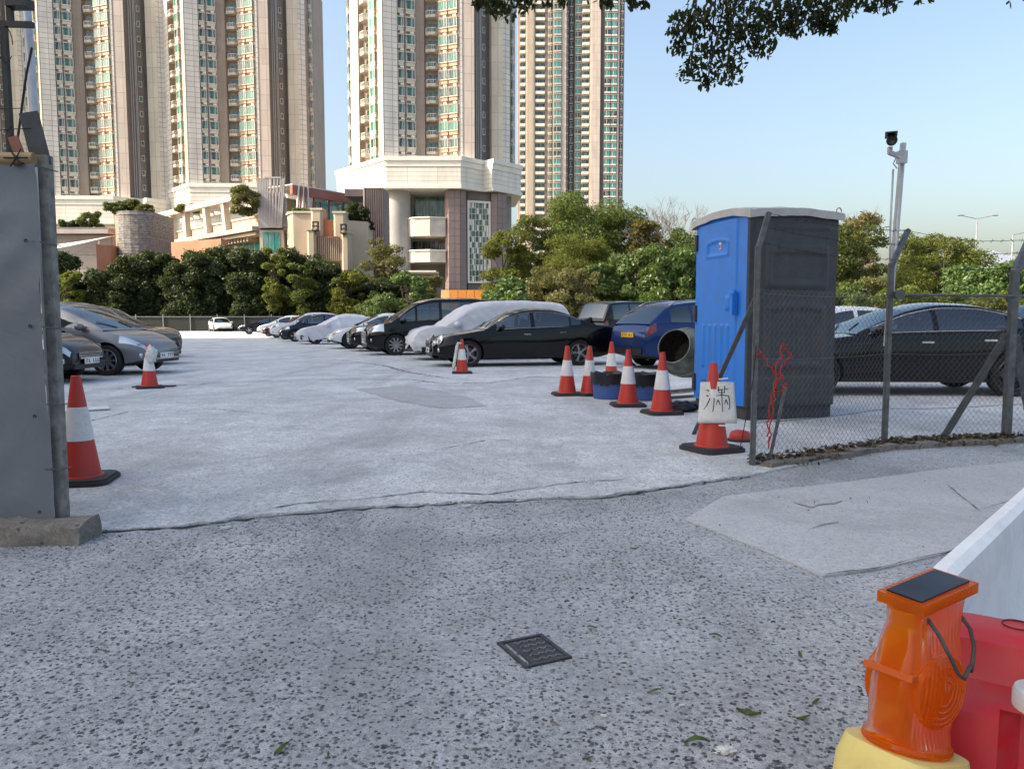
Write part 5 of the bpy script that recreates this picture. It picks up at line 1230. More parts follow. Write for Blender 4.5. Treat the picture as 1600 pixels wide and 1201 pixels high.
PP = thing('pale_pipe','pale leaning pipe rising behind the hoarding post','pipe',(-2.865,4.75,0)); b = MB(); b.tube([(.03,0,0),(.01,0,2.2),(-.02,0,3.4)],.026,10); b.build('pipe',MATS['white_pipe'],PP,True)
# ---- road barriers with amber lamp, lower right
def barrier(name, label, start, ang, L, prof, m, rec=(4,6)):
    """plastic barrier; local x along its length, the face with the recesses looks along -y"""
    root = thing(name,label,'barrier',(start[0],start[1],0),ang,'plastic road barriers'); b = MB(); xs = np.linspace(0,L,48); n_ = len(prof); cy = sum(p[0] for p in prof)/n_
    def f(x,i):
        y,z = prof[int(i)]; k = min(1,min(x,L-x)/.05); c_ = math.sqrt(max(0,1-(1-k)**2)); y = cy+(y-cy)*(.93+.07*c_)
        if z > .5: z -= .02*(1-c_)
        if rec[0] <= i <= rec[1]: y += .05*(rbox(x/L,.5,.10,.42,.2,.8,.015)+rbox(x/L,.5,.56,.88,.2,.8,.015))
        return Vector((x,y,z))
    b.grid(f,xs,range(n_),flip=True); b.add([f(0,i) for i in range(n_)],[tuple(reversed(range(n_)))]); b.add([f(L,i) for i in range(n_)],[tuple(range(n_))])
    b.build('barrier_shell',m,root,True,35); return root
RA = math.atan2(-.57,.82); WA = math.atan2(.74,.67)
red_p = [(0,0),(0,.32),(-.01,.56),(-.02,.605),(-.05,.62),(-.13,.62),(-.155,.61),(-.165,.565),(-.175,.55),(-.26,.545),(-.275,.535),(-.30,.42),(-.315,.33),(-.33,.305),(-.46,.298),(-.475,.28),(-.50,.12),(-.52,.10),(-.52,0)]
RB = barrier('road_barrier','red plastic road barrier carrying the amber lamp, lower right corner',(.82,1.44),RA,1.3,red_p,MATS['barrier_red'],(10,12))
wh_p = [(.24,0),(.24,.13),(.22,.16),(.08,.25),(-.01,.36),(.0,.55),(-.012,.60),(-.04,.615),(-.085,.612),(-.10,.59),(-.14,.42),(-.20,.26),(-.27,.16),(-.29,.12),(-.30,0)]
# white barrier: its upper edge runs away to the right
WB = barrier('road_barrier','white plastic road barrier standing beyond the red one',(.80,1.72),WA,1.7,[((-y_-.30)*.62,z_) for y_,z_ in wh_p[::-1]],MATS['barrier_white'],(90,91))
def rb(x,y,z): return Vector((x,y,z))
b = MB(); b.lathe([(.001,.03),(.03,.03),(.034,.028),(.045,.028),(.048,.02),(.048,-.01)],24,Matrix.Translation(rb(.165,-.222,.552)) @ Matrix.Scale(.85,4)); b.build('filler_cap',MATS['card_white'],RB,True,40)
b = MB(); b.tube([(.165+.015*math.cos(a)*1.4,-.222+.015*math.sin(a)*1.4,.581) for a in np.linspace(0,6.3,14)],.004,6); b.build('cap_ring',MATS['card_white'],RB,True)
plain('socket_dark',(.12,.008,.01),.6,bump=0)
b = MB(); b.lathe([(.024,.001),(.022,-.03),(.001,-.03)],14,Matrix.Translation(rb(.125,-.07,.6215))); b.build('socket_hole',MATS['socket_dark'],RB)
b = MB(); b.tube([(.30,-.29,.44),(.22,-.33,.41),(.14,-.36,.385),(.10,-.37,.36)],.008,7); b.build('locking_pin',MATS['rusty_steel'],RB)
# amber lamp
t = NT('amber'); c = t.coord('Object'); rib_ = t.n('TexWave',wave_type='BANDS',bands_direction='X'); t.put(rib_.inputs['Vector'],c); t.put(rib_.inputs['Scale'],28)
pb_ = t.bsdf((1.0,.30,.008),.16,0,t.bump(rib_.outputs['Fac'],.18,.004)); pb_.inputs['Transmission Weight'].default_value = .75; pb_.inputs['IOR'].default_value = 1.4
tl_ = t.n('BsdfTranslucent'); t.put(tl_.inputs[0],(1.0,.36,.012)); mx = t.n('MixShader',i_0=.35); t.t.links.new(pb_.outputs[0],mx.inputs[1]); t.t.links.new(tl_.outputs[0],mx.inputs[2]); MATS['amber'] = t.done(mx)
plain('amber_core',(.55,.10,.01),.5,bump=0); plain('solar_cell',(.010,.014,.026),.45,0,bump=0)
AL = thing('warning_lamp','amber solar warning lamp with wire handle on a yellow battery box','warning lamp',(.522,1.05,.18)); AL.rotation_euler = (R(-2),R(14),R(32)); AL.scale = (.90,.88,.76)
z0 = .47
def disc_f(u,v):
    pass
# lens: flattened drum outline, tall rounded shape 0.17 wide, 0.22 high, 0.09 deep, with a flat neck and a solar head
out = [(.066,.0),(.072,.012),(.076,.03),(.081,.07),(.083,.11),(.082,.15),(.078,.19),(.073,.22),(.074,.25),(.080,.278)]
b = MB(); dep = [.054,.050,.044,.045,.046,.045,.042,.038,.036,.036]
def lens(a,i):
    w_,z = out[int(i)]; d_ = dep[int(i)]; ca,sa = math.cos(a),math.sin(a); n_ = 3.6
    x = w_*math.copysign(abs(ca)**(2/n_),ca); y = d_*math.copysign(abs(sa)**(2/n_),sa); return Vector((x,y,z0+z+(x*.36 if i >= 8 else 0)))
b.grid(lens,np.linspace(0,2*math.pi,49),range(len(out))); b.add([lens(a,len(out)-1) for a in np.linspace(0,2*math.pi,49)[:-1]],[tuple(range(48))]); b.add([lens(a,0) for a in np.linspace(0,2*math.pi,49)[:-1]],[tuple(reversed(range(48)))])
b.build('lens_body',MATS['amber'],AL,True,40)
for s_ in (-1,1):
    b = MB(); M = Matrix.Translation((0,s_*.038,z0+.112)) @ Matrix.Diagonal((1,1.15,1,1)) @ Matrix.Rotation(-s_*math.pi/2,4,'X') @ Matrix.Diagonal((1,1,.55,1)); b.lathe([(.070,-.012),(.072,.010),(.069,.016),(.068,.013),(.060,.018),(.058,.015),(.049,.020),(.047,.017),(.037,.0215),(.035,.0185),(.024,.0225),(.022,.0195),(.010,.023),(.001,.023)],36,M); b.build('lens_disc',MATS['amber'],AL,True,30)
b = MB(); b.lathe([(.074,0),(.078,.006),(.076,.014),(.050,.018)],28,Matrix.Translation((0,0,z0-.008)) @ Matrix.Diagonal((1.03,.86,1,1))); b.build('lens_collar',MATS['amber'],AL,True,40)
b = MB(); b.box((0,0,z0+.10),(.05,.02,.16)); b.lathe([(.001,.0),(.012,0),(.014,.03),(.001,.04)],10,Matrix.Translation((0,0,z0+.17))); b.build('lamp_core',MATS['amber_core'],AL)
Mh = Matrix.Translation((0,0,z0+.292)) @ Matrix.Rotation(R(-20),4,'Y') @ Matrix.Rotation(R(6),4,'X')
b = MB(); b.box(None,(.170,.080,.022),M=Mh); b.build('solar_head',MATS['amber'],AL)
b = MB(); b.box(None,(.148,.060,.004),M=Mh @ Matrix.Translation((0,0,.0125))); b.build('solar_panel',MATS['solar_cell'],AL)
b = MB(); b.tube([(-.050,-.026,z0+.252),(-.046,-.050,z0+.225),(-.030,-.064,z0+.190),(-.010,-.072,z0+.158),(.006,-.074,z0+.150),(.022,-.072,z0+.172),(.032,-.070,z0+.163),(.038,-.068,z0+.178),(.062,-.055,z0+.205),(.068,-.042,z0+.235),(.060,-.026,z0+.258)],.0036,8); b.build('wire_handle',MATS['rusty_steel'],AL,True)
b = MB(); b.box((-.080,-.0,z0+.135),(.014,.085,.012)); b.build('clip_bar',MATS['amber_core'],AL)
b = MB()
def yb(a,i):
    w_,d_,z = [(.085,.080,z0-.317),(.092,.088,z0-.31),(.092,.088,z0-.05),(.086,.083,z0-.025),(.082,.080,z0-.010),(.001,.001,z0-.009)][int(i)]; ca,sa = math.cos(a),math.sin(a); n_ = 4
    return Vector((w_*math.copysign(abs(ca)**(2/n_),ca),d_*math.copysign(abs(sa)**(2/n_),sa),z))
b.grid(yb,np.linspace(0,2*math.pi,41),range(6)); b.build('battery_box',MATS['box_yellow'],AL,True,40)

# ---- small things on the road
q = [ground(px,py,0) for px,py in ((782,1006),(845,993),(888,1028),(820,1043))]; cen = sum(q,Vector())/4; e1 = (q[1]-q[0]+q[2]-q[3])/2; a_ = math.atan2(e1.y,e1.x); w_ = e1.length; d_ = ((q[0]-q[3]+q[1]-q[2])/2).length
DC = thing('drain_cover','small cast iron drain cover with lozenge tread in the road','drain cover',(cen.x,cen.y,.001),a_)
plain('cast_iron',(.07,.072,.076),.6,.4,scale=30,var=.3,bump=.3); plain('iron_worn',(.20,.205,.21),.5,.4,scale=40,var=.3,bump=.2)
b = MB()
for s_ in (-1,1): b.box((0,s_*d_/2,.003),(w_+.016,.014,.008)); b.box((s_*w_/2,0,.0034),(.014,d_-.016,.008))
b.build('frame',MATS['cast_iron'],DC)
b = MB(); b.box((.012,0,.001),(w_-.03,d_-.02,.004)); b.build('plate',MATS['cast_iron'],DC)
for i in range(7):
    for j in range(5):
        b = MB(); b.box((-.03+i*.0155,-d_*.36+j*d_*.18,.0045),(.018,.005,.004),R(45) if (i+j)%2 else R(-45)); b.build('tread_bar',MATS['iron_worn'],DC)
leaf_mat('fallen_green',(.05,.07,.012),(.075,.10,.018),(.10,.11,.03),.15); 
LV = [(990,856,.020,15,'green leaf lying farthest up the road near the road patch'),(988,932,.016,60,'small dark curled leaf below the farthest leaf'),(925,980,.020,20,'curled dark leaf just above the drain cover'),(1118,994,.024,-25,'narrow leaf lying right of the drain cover'),(1022,1080,.022,5,'dull leaf below and right of the drain cover'),(1170,1112,.036,-28,'largest olive leaf lying at lower right'),(1275,1096,.018,30,'leaf half hidden left of the yellow battery box'),(1255,1120,.022,10,'leaf between the olive leaf and the battery box'),(1090,1161,.034,0,'dark green leaf beside the white paper scrap'),(440,1170,.026,55,'lone green leaf at the lower left of the road'),(1250,1022,.018,80,'small leaf left of the amber lamp'),(918,1183,.014,10,'small leaf at the bottom edge below the drain cover')]
for px,py,r,a,lab in LV:
    p = ground(px,py,.006); b = MB(); n_ = 9
    for i in range(n_-1):
        for s_ in (-1,1):
            t0_,t1_ = i/(n_-1),(i+1)/(n_-1); f_ = lambda t_: .36*math.sin(math.pi*t_**.85)+.0
            z_ = lambda t_: .25*r*math.sin(t_*3+a); P = [((t0_*2-1)*r,0,z_(t0_)),((t1_*2-1)*r,0,z_(t1_)),((t1_*2-1)*r,s_*f_(t1_)*r,z_(t1_)+.18*r),((t0_*2-1)*r,s_*f_(t0_)*r,z_(t0_)+.18*r)]; b.quad(*(P if s_ > 0 else P[::-1]))
    o = b.build('fallen_leaf',MATS['fallen_green'],None,True,None,p,R(a)); tag(o,lab,'leaf','fallen leaves on the road')
    o.location.z = .004+r*.12
crumple('paper_scrap','torn white paper scrap on the road beside a dark leaf','paper',ground(1132,1171,.006),.026,MATS['card_white'],5,(1,.7,.22),None,4,.7)
for i,(px,py,a) in enumerate(((943,1117,-20),(1065,1101,15),(1168,912,-12),(1228,972,5))):
    p = ground(px,py,.008); b = MB(); b.tube([(-.008,0,0),(.008,0,0)],.0034,7); o = b.build('cigarette_end',MATS['card_white'],None,False,None,p,R(a)); tag(o,['cigarette end below the drain cover','cigarette end in the lower middle of the road','cigarette end near the road patch corner','cigarette end left of the amber lamp'][i],'cigarette end','cigarette ends on the road')
for i,(px,py) in enumerate(((350,826),(728,792))):
    b = MB(); b.box((0,0,.006),(.035,.012,.01),R(20)); b.box((.02,.02,.006),(.01,.03,.008),R(-30)); o = b.build('litter_scrap',MATS['card_white'],None,False,None,ground(px,py,.004)); tag(o,['white scrap on the joint near the plinth','white scrap on the joint in mid entrance'][i],'scrap')
b = MB(); q = ground(148,640,.03); b.bar(q+Vector((-.5,-.1,0)),q+Vector((.05,.25,0)),.35,.012); o = b.build('board_offcut',MATS['card_white']); tag(o,'pale board lying flat behind the near left cone','board')
# distant street lamps
plain('lamp_grey',(.30,.31,.33),.5,.3,bump=0)
def street_lamp(px, py, Y, arms, label):
    top = at(px,py,Y); r = thing('street_lamp',label,'street lamp',(top.x,Y,0),0,'street lamps beyond the trees'); b = MB(); b.tube([(0,0,0),(0,0,top.z)],[.14,.08],8); b.build('pole',MATS['lamp_grey'],r,True)
    for s_ in arms:
        b = MB(); b.tube([(0,0,top.z),(s_*1.7,0,top.z+.35)],.05,6); b.build('arm',MATS['lamp_grey'],r); b = MB(); b.ellipsoid((s_*2.1,0,top.z+.42),(.5,.16,.09),n=10,m=6); b.build('lamp_head',MATS['lamp_grey'],r,True)
street_lamp(1527,342,95,(-1,1),'double armed street lamp above the round tree'); street_lamp(1583,367,85,(1,),'single armed street lamp at the right edge'); street_lamp(1357,360,90,(1,),'street lamp half hidden by the tree right of the toilet')
# far fence across the end of the lot
FF = thing('mesh_fence','low dark mesh fence across the far end of the lot','fence',(-46,83,0)); plain('fence_dark',(.012,.016,.013),.7,bump=0)
for i in range(13): b = MB(); b.box((i*2.9,0,.9),(.07,.07,1.8)); b.build('post',MATS['lamp_grey'],FF)
b = MB(); b.box((17.4,.1,.75),(36,.03,1.5)); b.build('screen',MATS['fence_dark'],FF); b = MB(); b.box((17.4,0,1.55),(36,.05,.05)); b.build('rail',MATS['lamp_grey'],FF)

# ================================================================== TREES
def leaf_cloud(name, blobs, n, size, m, up=.35, hollow=.55, elong=1.6, seed=0):
    """leaves spread through clumps; blob = (x,y,z,rx,ry,rz,weight)"""
    g_ = np.random.default_rng(seed); W_ = np.array([bb[6] if len(bb) > 6 else bb[3]*bb[4]+bb[4]*bb[5]+bb[3]*bb[5] for bb in blobs],float); idx = g_.choice(len(blobs),n,p=W_/W_.sum()); Bv = np.array([bb[:6] for bb in blobs],float)
    d = g_.normal(size=(n,3)); d /= np.linalg.norm(d,axis=1)[:,None]; r = hollow+(1.0-hollow)*g_.random(n)**.7+np.abs(g_.normal(size=n))*.16
    P = Bv[idx,:3]+d*Bv[idx,3:]*r[:,None]+g_.normal(size=(n,3))*Bv[idx,3:].mean(1)[:,None]*.10
    nrm = d*.7+g_.normal(size=(n,3))*.7; nrm[:,2] += up; nrm /= np.linalg.norm(nrm,axis=1)[:,None]
    t_ = np.cross(nrm,g_.normal(size=(n,3))); t_ /= np.linalg.norm(t_,axis=1)[:,None]; bt = np.cross(nrm,t_); s_ = size*(.6+.8*g_.random(n))[:,None]
    A = P-t_*s_*elong*.5; C = P+t_*s_*elong*.5; fold = nrm*s_*.12
    Bq = P+bt*s_*.42+fold; D = P-bt*s_*.42+fold
    V = np.stack([A,Bq,C,D],1).reshape(-1,3); me = bpy.data.meshes.new(name); me.vertices.add(4*n); me.vertices.foreach_set('co',V.ravel().astype(np.float32)); me.loops.add(4*n); me.loops.foreach_set('vertex_index',np.arange(4*n,dtype=np.int32)); me.polygons.add(n); me.polygons.foreach_set('loop_start',np.arange(0,4*n,4,dtype=np.int32))
    me.materials.append(m); me.update(); me.validate(); return me
def blobset(R_, H, z0, k, seed, flat=1.0, rr=(.28,.5), lean=0):
    r_ = random.Random(seed); out = []
    for i in range(k):
        a = r_.uniform(0,6.28); zf = r_.random(); rad = R_*(1-abs(zf-.45)**1.8*.9)*math.sqrt(r_.random()); b_ = R_*r_.uniform(*rr)
        out.append((rad*math.cos(a)+lean*zf,rad*math.sin(a),z0+zf*(H-z0-b_*.6),b_*r_.uniform(.9,1.25),b_*r_.uniform(.9,1.25),b_*r_.uniform(.55,.85)*flat))
    return out
plain('bark',(.09,.07,.055),.9,scale=10,var=.3,bump=.6,bscale=25); plain('bark_pale',(.20,.17,.14),.9,scale=10,var=.25,bump=.5,bscale=25)
def trunk_mesh(H, blobs, r, seed, m='bark', stems=1, name='trunk'):
    b = MB(); rr_ = random.Random(seed)
    for s_ in range(stems):
        a = rr_.uniform(0,6.28); ox,oy = (0,0) if stems == 1 else (rr_.uniform(-.8,.8),rr_.uniform(-.5,.5)); P = [Vector((ox+rr_.uniform(-.1,.1)*i,oy+rr_.uniform(-.1,.1)*i,H*.62*i/5)) for i in range(6)]; b.tube(P,[r*(1-.12*i) for i in range(6)],7)
        for bb in blobs[s_::stems][:12]:
            st = P[rr_.randint(2,5)]; e_ = Vector(bb[:3]); mid = st.lerp(e_,.5)+Vector((rr_.uniform(-.2,.2),rr_.uniform(-.2,.2),.2)); b.tube([st,mid,e_],[r*.45,r*.28,r*.08],5)
    return b.mesh(name,MATS[m],True)
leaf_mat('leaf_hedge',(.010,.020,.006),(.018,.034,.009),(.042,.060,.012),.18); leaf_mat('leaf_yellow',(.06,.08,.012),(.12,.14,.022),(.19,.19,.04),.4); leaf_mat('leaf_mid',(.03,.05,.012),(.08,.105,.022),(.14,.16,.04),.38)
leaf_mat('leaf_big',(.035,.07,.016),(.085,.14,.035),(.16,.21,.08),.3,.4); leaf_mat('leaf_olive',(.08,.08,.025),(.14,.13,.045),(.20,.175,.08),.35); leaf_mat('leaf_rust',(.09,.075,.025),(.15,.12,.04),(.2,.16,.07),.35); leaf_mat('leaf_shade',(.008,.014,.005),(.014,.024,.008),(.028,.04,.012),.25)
def tree(name, label, Y, px, base_z, H, R_, leaf, n, size, seed, k=16, z0=.25, group=None, cat='tree', flat=1.0, bark='bark', stems=1, rr=(.28,.5), squash=1.0, up=.35, lean=0, tr=None):
    x = at(px,480,Y).x; root = thing(name,label,cat,(x,Y,base_z),random.Random(seed).uniform(0,6.28),group)
    bl = blobset(R_,H,H*z0,int(k*2.4),seed,flat,(rr[0]*.55,rr[1]*.72),lean); link('crown',leaf_cloud('crown',bl,int(n*1.7),size*.76,MATS[leaf],up,seed=seed),root); link('trunk',trunk_mesh(H,bl,tr or max(.07,R_*.05),seed,bark,stems),root); root.scale = (1,squash,1); return root
# dark hedge row across the far end
proto = {}
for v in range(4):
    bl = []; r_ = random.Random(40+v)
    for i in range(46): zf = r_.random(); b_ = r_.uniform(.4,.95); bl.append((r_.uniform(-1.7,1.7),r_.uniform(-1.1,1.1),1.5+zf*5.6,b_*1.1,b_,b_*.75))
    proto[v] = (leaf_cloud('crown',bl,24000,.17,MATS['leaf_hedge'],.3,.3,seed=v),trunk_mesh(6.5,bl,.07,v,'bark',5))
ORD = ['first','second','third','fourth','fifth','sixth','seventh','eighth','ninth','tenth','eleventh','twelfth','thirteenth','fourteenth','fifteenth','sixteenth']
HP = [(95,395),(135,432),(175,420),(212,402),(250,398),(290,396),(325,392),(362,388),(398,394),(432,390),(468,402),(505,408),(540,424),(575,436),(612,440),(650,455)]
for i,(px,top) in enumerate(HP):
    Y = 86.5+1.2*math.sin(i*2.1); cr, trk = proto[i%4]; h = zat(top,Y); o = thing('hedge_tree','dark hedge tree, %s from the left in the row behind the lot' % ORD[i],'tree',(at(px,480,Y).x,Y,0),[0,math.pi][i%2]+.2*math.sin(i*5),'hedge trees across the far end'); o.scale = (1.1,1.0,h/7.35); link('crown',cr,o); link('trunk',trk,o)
for px,top,Y,R_,lf,lab,sd in ((430,385,83.8,1.5,'leaf_yellow','yellow green shrub bulging from the hedge below the slatted screen',1),(470,412,83.5,1.7,'leaf_mid','bright shrub bulging from the hedge below the gate house',2),(540,420,83.6,1.9,'leaf_yellow','yellow green shrub bulging from the hedge near its right end',3),(640,425,82.5,1.8,'leaf_big','bright glossy shrub at the right end of the hedge',4),(590,455,82,2.0,'leaf_big','low glossy shrub left of the hedge end',5),(110,425,84,1.3,'leaf_yellow','yellow green shrub at the left end of the hedge',6)):
    tree('shrub',lab,Y,px,0,zat(top,Y),R_,lf,6500,.22,sd,14,.25,'shrubs in front of the hedge','shrub',stems=3)
tree('small_tree','thin grey green tree in front of the pink podium',90,602,0,zat(372,90),2.3,'leaf_olive',4200,.23,21,15,.3,None,'tree',1.0)
tree('small_tree','slim tree below the podium balconies',88,674,0,zat(428,88),1.5,'leaf_olive',2600,.2,22,10,.2)
# trees on the right
tree('broadleaf_tree','yellow green tree left of the right hand grove, beside the lattice window',76,792,0,zat(360,76),2.6,'leaf_yellow',11000,.2,31,22,.12,'trees of the right hand grove')
tree('broadleaf_tree','small round tree crown above a pale bare trunk in the grove',80,838,0,zat(338,80),2.7,'leaf_mid',9000,.2,32,16,.45,'trees of the right hand grove',bark='bark_pale')
tree('broadleaf_tree','tallest tree of the grove in front of the distant tower',84,918,0,zat(300,84),4.4,'leaf_mid',19000,.21,33,26,.38,'trees of the right hand grove',bark='bark_pale',lean=.6)
tree('broadleaf_tree','second tall crown of the grove, right of the tallest tree',85,972,0,zat(330,85),3.6,'leaf_mid',14000,.21,34,20,.35,'trees of the right hand grove',bark='bark_pale')
tree('feathery_tree','soft light green tree in the middle of the grove',73,895,0,zat(362,73),3.3,'leaf_yellow',14000,.15,35,20,.3,'trees of the right hand grove')
tree('broadleaf_tree','rusty leaved tree at the foot of the bare tree',80,1012,0,zat(345,80),2.2,'leaf_rust',7000,.2,36,14,.4,'trees of the right hand grove')
tree('broadleaf_tree','dark tree directly left of the toilet roof',78,1085,0,zat(352,78),2.8,'leaf_mid',9000,.2,37,16,.3,'trees of the right hand grove')
for i,(px,top,R_,lf,lab) in enumerate(((800,432,2.2,'leaf_big','glossy shrub at the left end of the grove edge'),(850,415,2.4,'leaf_olive','brownish shrub in the grove edge above the silver cover'),(900,420,2.2,'leaf_olive','dry brown shrub in the middle of the grove edge'),(945,400,2.6,'leaf_big','glossy shrub in the grove edge above the dark saloon'),(1000,388,2.9,'leaf_big','large glossy shrub below the bare tree'),(1055,384,2.9,'leaf_big','large glossy shrub left of the blue toilet door'),(970,440,2.3,'leaf_big','low glossy shrub above the blue crossover'),(880,455,2.0,'leaf_mid','low shrub above the black saloon roof'),(1090,400,2.6,'leaf_big','glossy shrub partly behind the blue toilet'))):
    tree('shrub',lab,68.5+1.5*math.sin(i*2.3),px,0,zat(top,68.5),R_,lf,7500,.30 if lf == 'leaf_big' else .2,50+i,18,.08,'shrubs along the grove edge','shrub',stems=3,squash=.7)
# bare tree
def bare(label, px, Y, top, seed, spread=3.2):
    r_ = random.Random(seed); root = thing('bare_tree',label,'tree',(at(px,400,Y).x,Y,0)); b = MB(); H = zat(top,Y)
    def grow(p,d,l,r,dep):
        q_ = p+d*l; b.tube([p,p.lerp(q_,.5)+Vector((r_.uniform(-.06,.06),r_.uniform(-.06,.06),0))*l,q_],[r,r*.8,r*.62],4 if dep < 4 else 5,cap=False)
        if dep == 0: return
        for _ in range(3 if dep > 1 else 4):
            nd = (d+Vector((r_.uniform(-.75,.75),r_.uniform(-.75,.75),r_.uniform(-.15,.5)))).normalized(); grow(q_,nd,l*r_.uniform(.6,.8),r*.6,dep-1)
    for s_ in range(3): grow(Vector((0,0,0)),Vector((r_.uniform(-.25,.25),r_.uniform(-.25,.25),1)).normalized(),H*.33,.14,5)
    b.build('trunk',MATS['bark_pale'],root)
bare('leafless pale twiggy tree above the glossy shrubs',1040,82,318,5); bare('leafless pale twiggy tree right of the toilet roof',1345,88,330,8)
tree('broadleaf_tree','tall dark tree right of the toilet with rusty top',62,1318,0,zat(352,62),3.0,'leaf_mid',13000,.2,61,22,.15,'trees beyond the fence')
tree('broadleaf_tree','rusty leaved crown behind the toilet corner',70,1325,0,zat(335,70),2.3,'leaf_rust',6500,.18,62,14,.45,'trees beyond the fence')
tree('shrub','pale olive shrub between the camera pole and the dark tree',55,1372,0,zat(432,55),1.6,'leaf_olive',5500,.14,63,12,.1,None,'shrub')
tree('broadleaf_tree','large round crowned tree behind the barbed wire',72,1462,0,zat(366,72),4.1,'leaf_yellow',24000,.17,64,34,.25,None,rr=(.22,.36),tr=.18)
tree('broadleaf_tree','bright glossy tree at the right behind the fence',60,1550,0,zat(408,60),3.2,'leaf_big',11000,.26,65,18,.15,'trees beyond the fence')
tree('broadleaf_tree','glossy tree cut by the right photo edge',66,1625,0,zat(400,66),3.2,'leaf_big',9000,.26,66,16,.15,'trees beyond the fence')
for i,(px,top) in enumerate(((1405,448),(1450,455),(1500,450),(1575,452),(1330,440))): tree('shrub',['low shrub behind the camera pole','low shrub under the round tree','low shrub right of the round tree','low shrub behind the coupe boot','low shrub right of the toilet wall'][i],50,px,0,zat(top,50),1.7,'leaf_yellow' if i != 4 else 'leaf_mid',4500,.16,70+i,12,.05,'low shrubs beyond the fence','shrub',stems=3)
# planter plants on the buildings
def planter(label, px, py_b, py_t, Y, R_, lf, n, sd, k=9, sq=1): 
    z = zat(py_b,Y); tree('planter_shrub',label,Y,px,z,zat(py_t,Y)-z,R_,lf,n,.2,sd,k,.1,'plants on the terraces','shrub',squash=sq)
planter('plant on top of the stone drum, left side',185,334,318,99.5,1.3,'leaf_mid',2200,81); planter('plant on top of the stone drum, middle',207,334,309,100.5,1.2,'leaf_mid',2400,82); planter('plant on top of the stone drum, right side',230,335,318,100,1.2,'leaf_olive',2000,83)
planter('bush on the low hall roof, right',147,358,330,106,1.4,'leaf_mid',2600,84); planter('bush on the low hall roof, left',115,358,345,106,1.5,'leaf_hedge',2200,85)
planter('round pale tree at the pergola end',389,336,291,96.5,1.8,'leaf_olive',5200,86,14); planter('dark creeper between glass pavilion and ribbed screen',557,352,318,97,1.6,'leaf_hedge',4200,87,12); planter('creeper trailing on the gate house wall',573,362,338,97.2,1.1,'leaf_hedge',2200,88); planter('low plants on the gate house coping',470,334,326,95.5,1.3,'leaf_mid',1600,89); planter('plants at the rear of the pergola',300,332,320,112,1.6,'leaf_olive',1600,90)

# overhead tree: trunk behind the camera, boughs hanging into view
OT = thing('overhanging_tree','dark leafy boughs hanging in from the top of the photo','tree',(4.6,-1.2,0))
OO = Vector((4.6,-1.2,0)); b = MB(); b.tube([(0,0,0),(.1,.1,1.2),(-.05,.3,2.6),(-.2,.6,4.0),(-.3,.9,5.4)],[.30,.25,.22,.2,.17],10)
limb_tips = []
def limb(pts, r): b.tube([Vector(p)-OO for p in pts],[r*(1-.8*i/(len(pts)-1)) for i in range(len(pts))],6)
CL = []   # clumps in world space: (centre, radius, number)
def clump(px, py, Y, r, n): CL.append((at(px,py,Y),r,int(n*1.5)))
for px,py,Y,r,n in ((1075,40,7.0,.20,190),(1110,80,7.1,.22,160),(1080,110,7.0,.14,70),(1135,110,7.0,.18,110),(1105,128,7.0,.10,45),(1160,60,7.2,.22,170),(1140,20,7.0,.26,260),(1200,30,7.2,.24,240),(1190,75,7.1,.13,70),(1250,20,7.2,.26,260),(1240,48,7.1,.10,60),(1290,15,7.2,.22,200),(1285,42,7.2,.10,70),(1060,75,7.0,.10,50),(1330,2,7.3,.16,110),(1385,2,7.3,.14,90),(1360,12,7.3,.06,25),(1300,48,7.2,.05,20),
                    (790,12,6.6,.14,80),(770,4,6.6,.12,60),(745,8,6.6,.05,14),(825,2,6.6,.12,60),(880,4,6.7,.06,18),(945,3,6.7,.08,30),(990,2,6.7,.10,45),(1005,8,6.7,.05,18),(855,8,6.6,.05,10),(1435,3,7.3,.03,6),(1455,2,7.3,.03,6)): clump(px,py,Y,r,n)
r_ = random.Random(12)
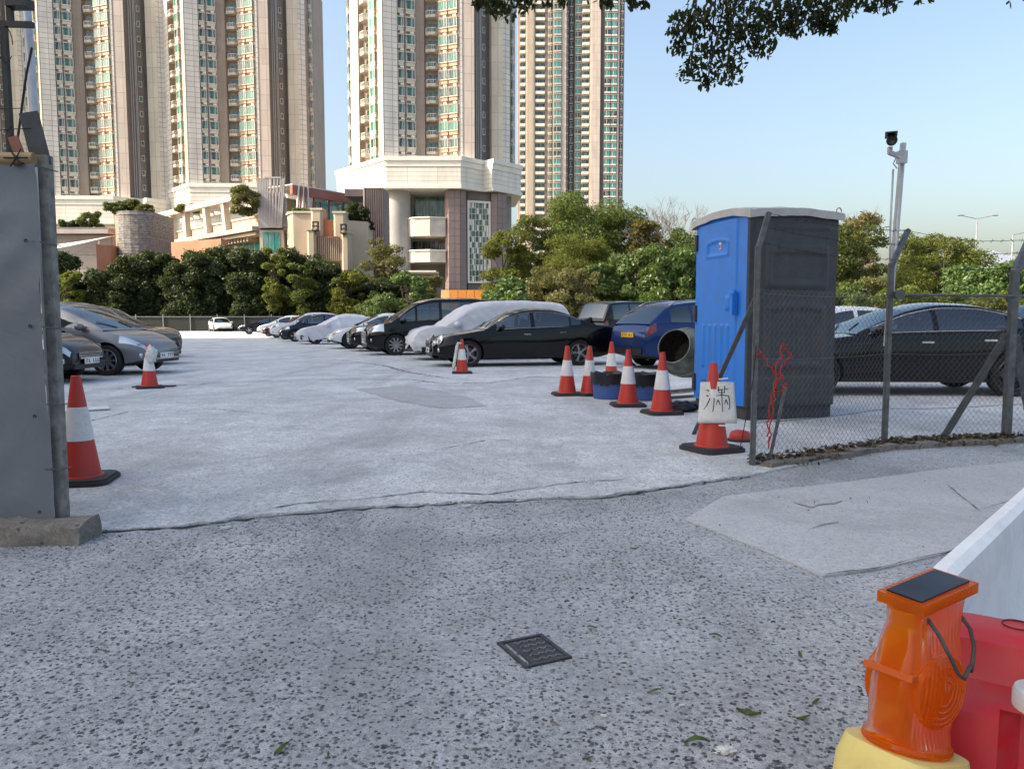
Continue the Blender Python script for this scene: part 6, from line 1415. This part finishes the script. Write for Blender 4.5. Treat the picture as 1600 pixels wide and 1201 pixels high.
for i in range(75): px = r_.uniform(650,1650); py = r_.uniform(-420,-40); CL.append((at(px,py,r_.uniform(5.0,8.0)),r_.uniform(.25,.5),230))
for i in range(70): CL.append((Vector((r_.uniform(-3,9),r_.uniform(-4,4.6),r_.uniform(4.5,6.4))),r_.uniform(.4,.7),150))
top = Vector((4.3,-.3,5.4))
for tgt in ((7.0,6.8,4.4),(2.2,7.0,4.6),(3.2,6.9,4.5),(0,6.2,4.6),(5.0,3.0,5.6),(1.0,1.0,5.6),(8,1,5.4)):
    m_ = top.lerp(Vector(tgt),.5)+Vector((0,0,.5)); limb([(4.35,-.4,4.2+.1*tgt[0]%1),m_,tgt],.10)
for (c_,r0_,n_) in CL[:28]:
    s_ = Vector((c_.x+.15,c_.y-.3,4.45)); s_ = c_+Vector((r_.uniform(-.1,.25),-.1,max(.35,4.4-c_.z)))
    b.tube([s_-OO,c_.lerp(s_,.5)+Vector((.04,0,0))-OO,c_-OO,c_-OO+Vector((r_.uniform(-.08,.08),0,-r0_*.7))],[.010,.008,.006,.003],4,cap=False)
b.build('trunk',MATS['bark'],OT,True)
V=[];Fc=[]; g_ = random.Random(3)
SHP = ((-1,0),(-.45,.34),(.15,.40),(.65,.22),(1,0),(.65,-.22),(.15,-.40),(-.45,-.34))
for c_,r0_,n_ in CL:
    for _ in range(n_):
        d_ = Vector((g_.gauss(0,1),g_.gauss(0,1),g_.gauss(0,1))).normalized()*r0_*g_.random()**.45; d_.z *= .8; s_ = g_.uniform(.022,.038); E = Euler((g_.gauss(0,.6),g_.gauss(.7,.6),g_.uniform(0,6.28))).to_matrix(); b0=len(V); P_ = c_+d_-OO
        for x_,y_ in SHP: V.append(tuple(P_+E@Vector((x_*s_,y_*s_*1.05,.12*s_*x_*x_+abs(y_)*.3*s_))))
        Fc += [(b0,b0+1,b0+2,b0+3),(b0,b0+3,b0+4),(b0,b0+4,b0+5),(b0,b0+5,b0+6,b0+7)]
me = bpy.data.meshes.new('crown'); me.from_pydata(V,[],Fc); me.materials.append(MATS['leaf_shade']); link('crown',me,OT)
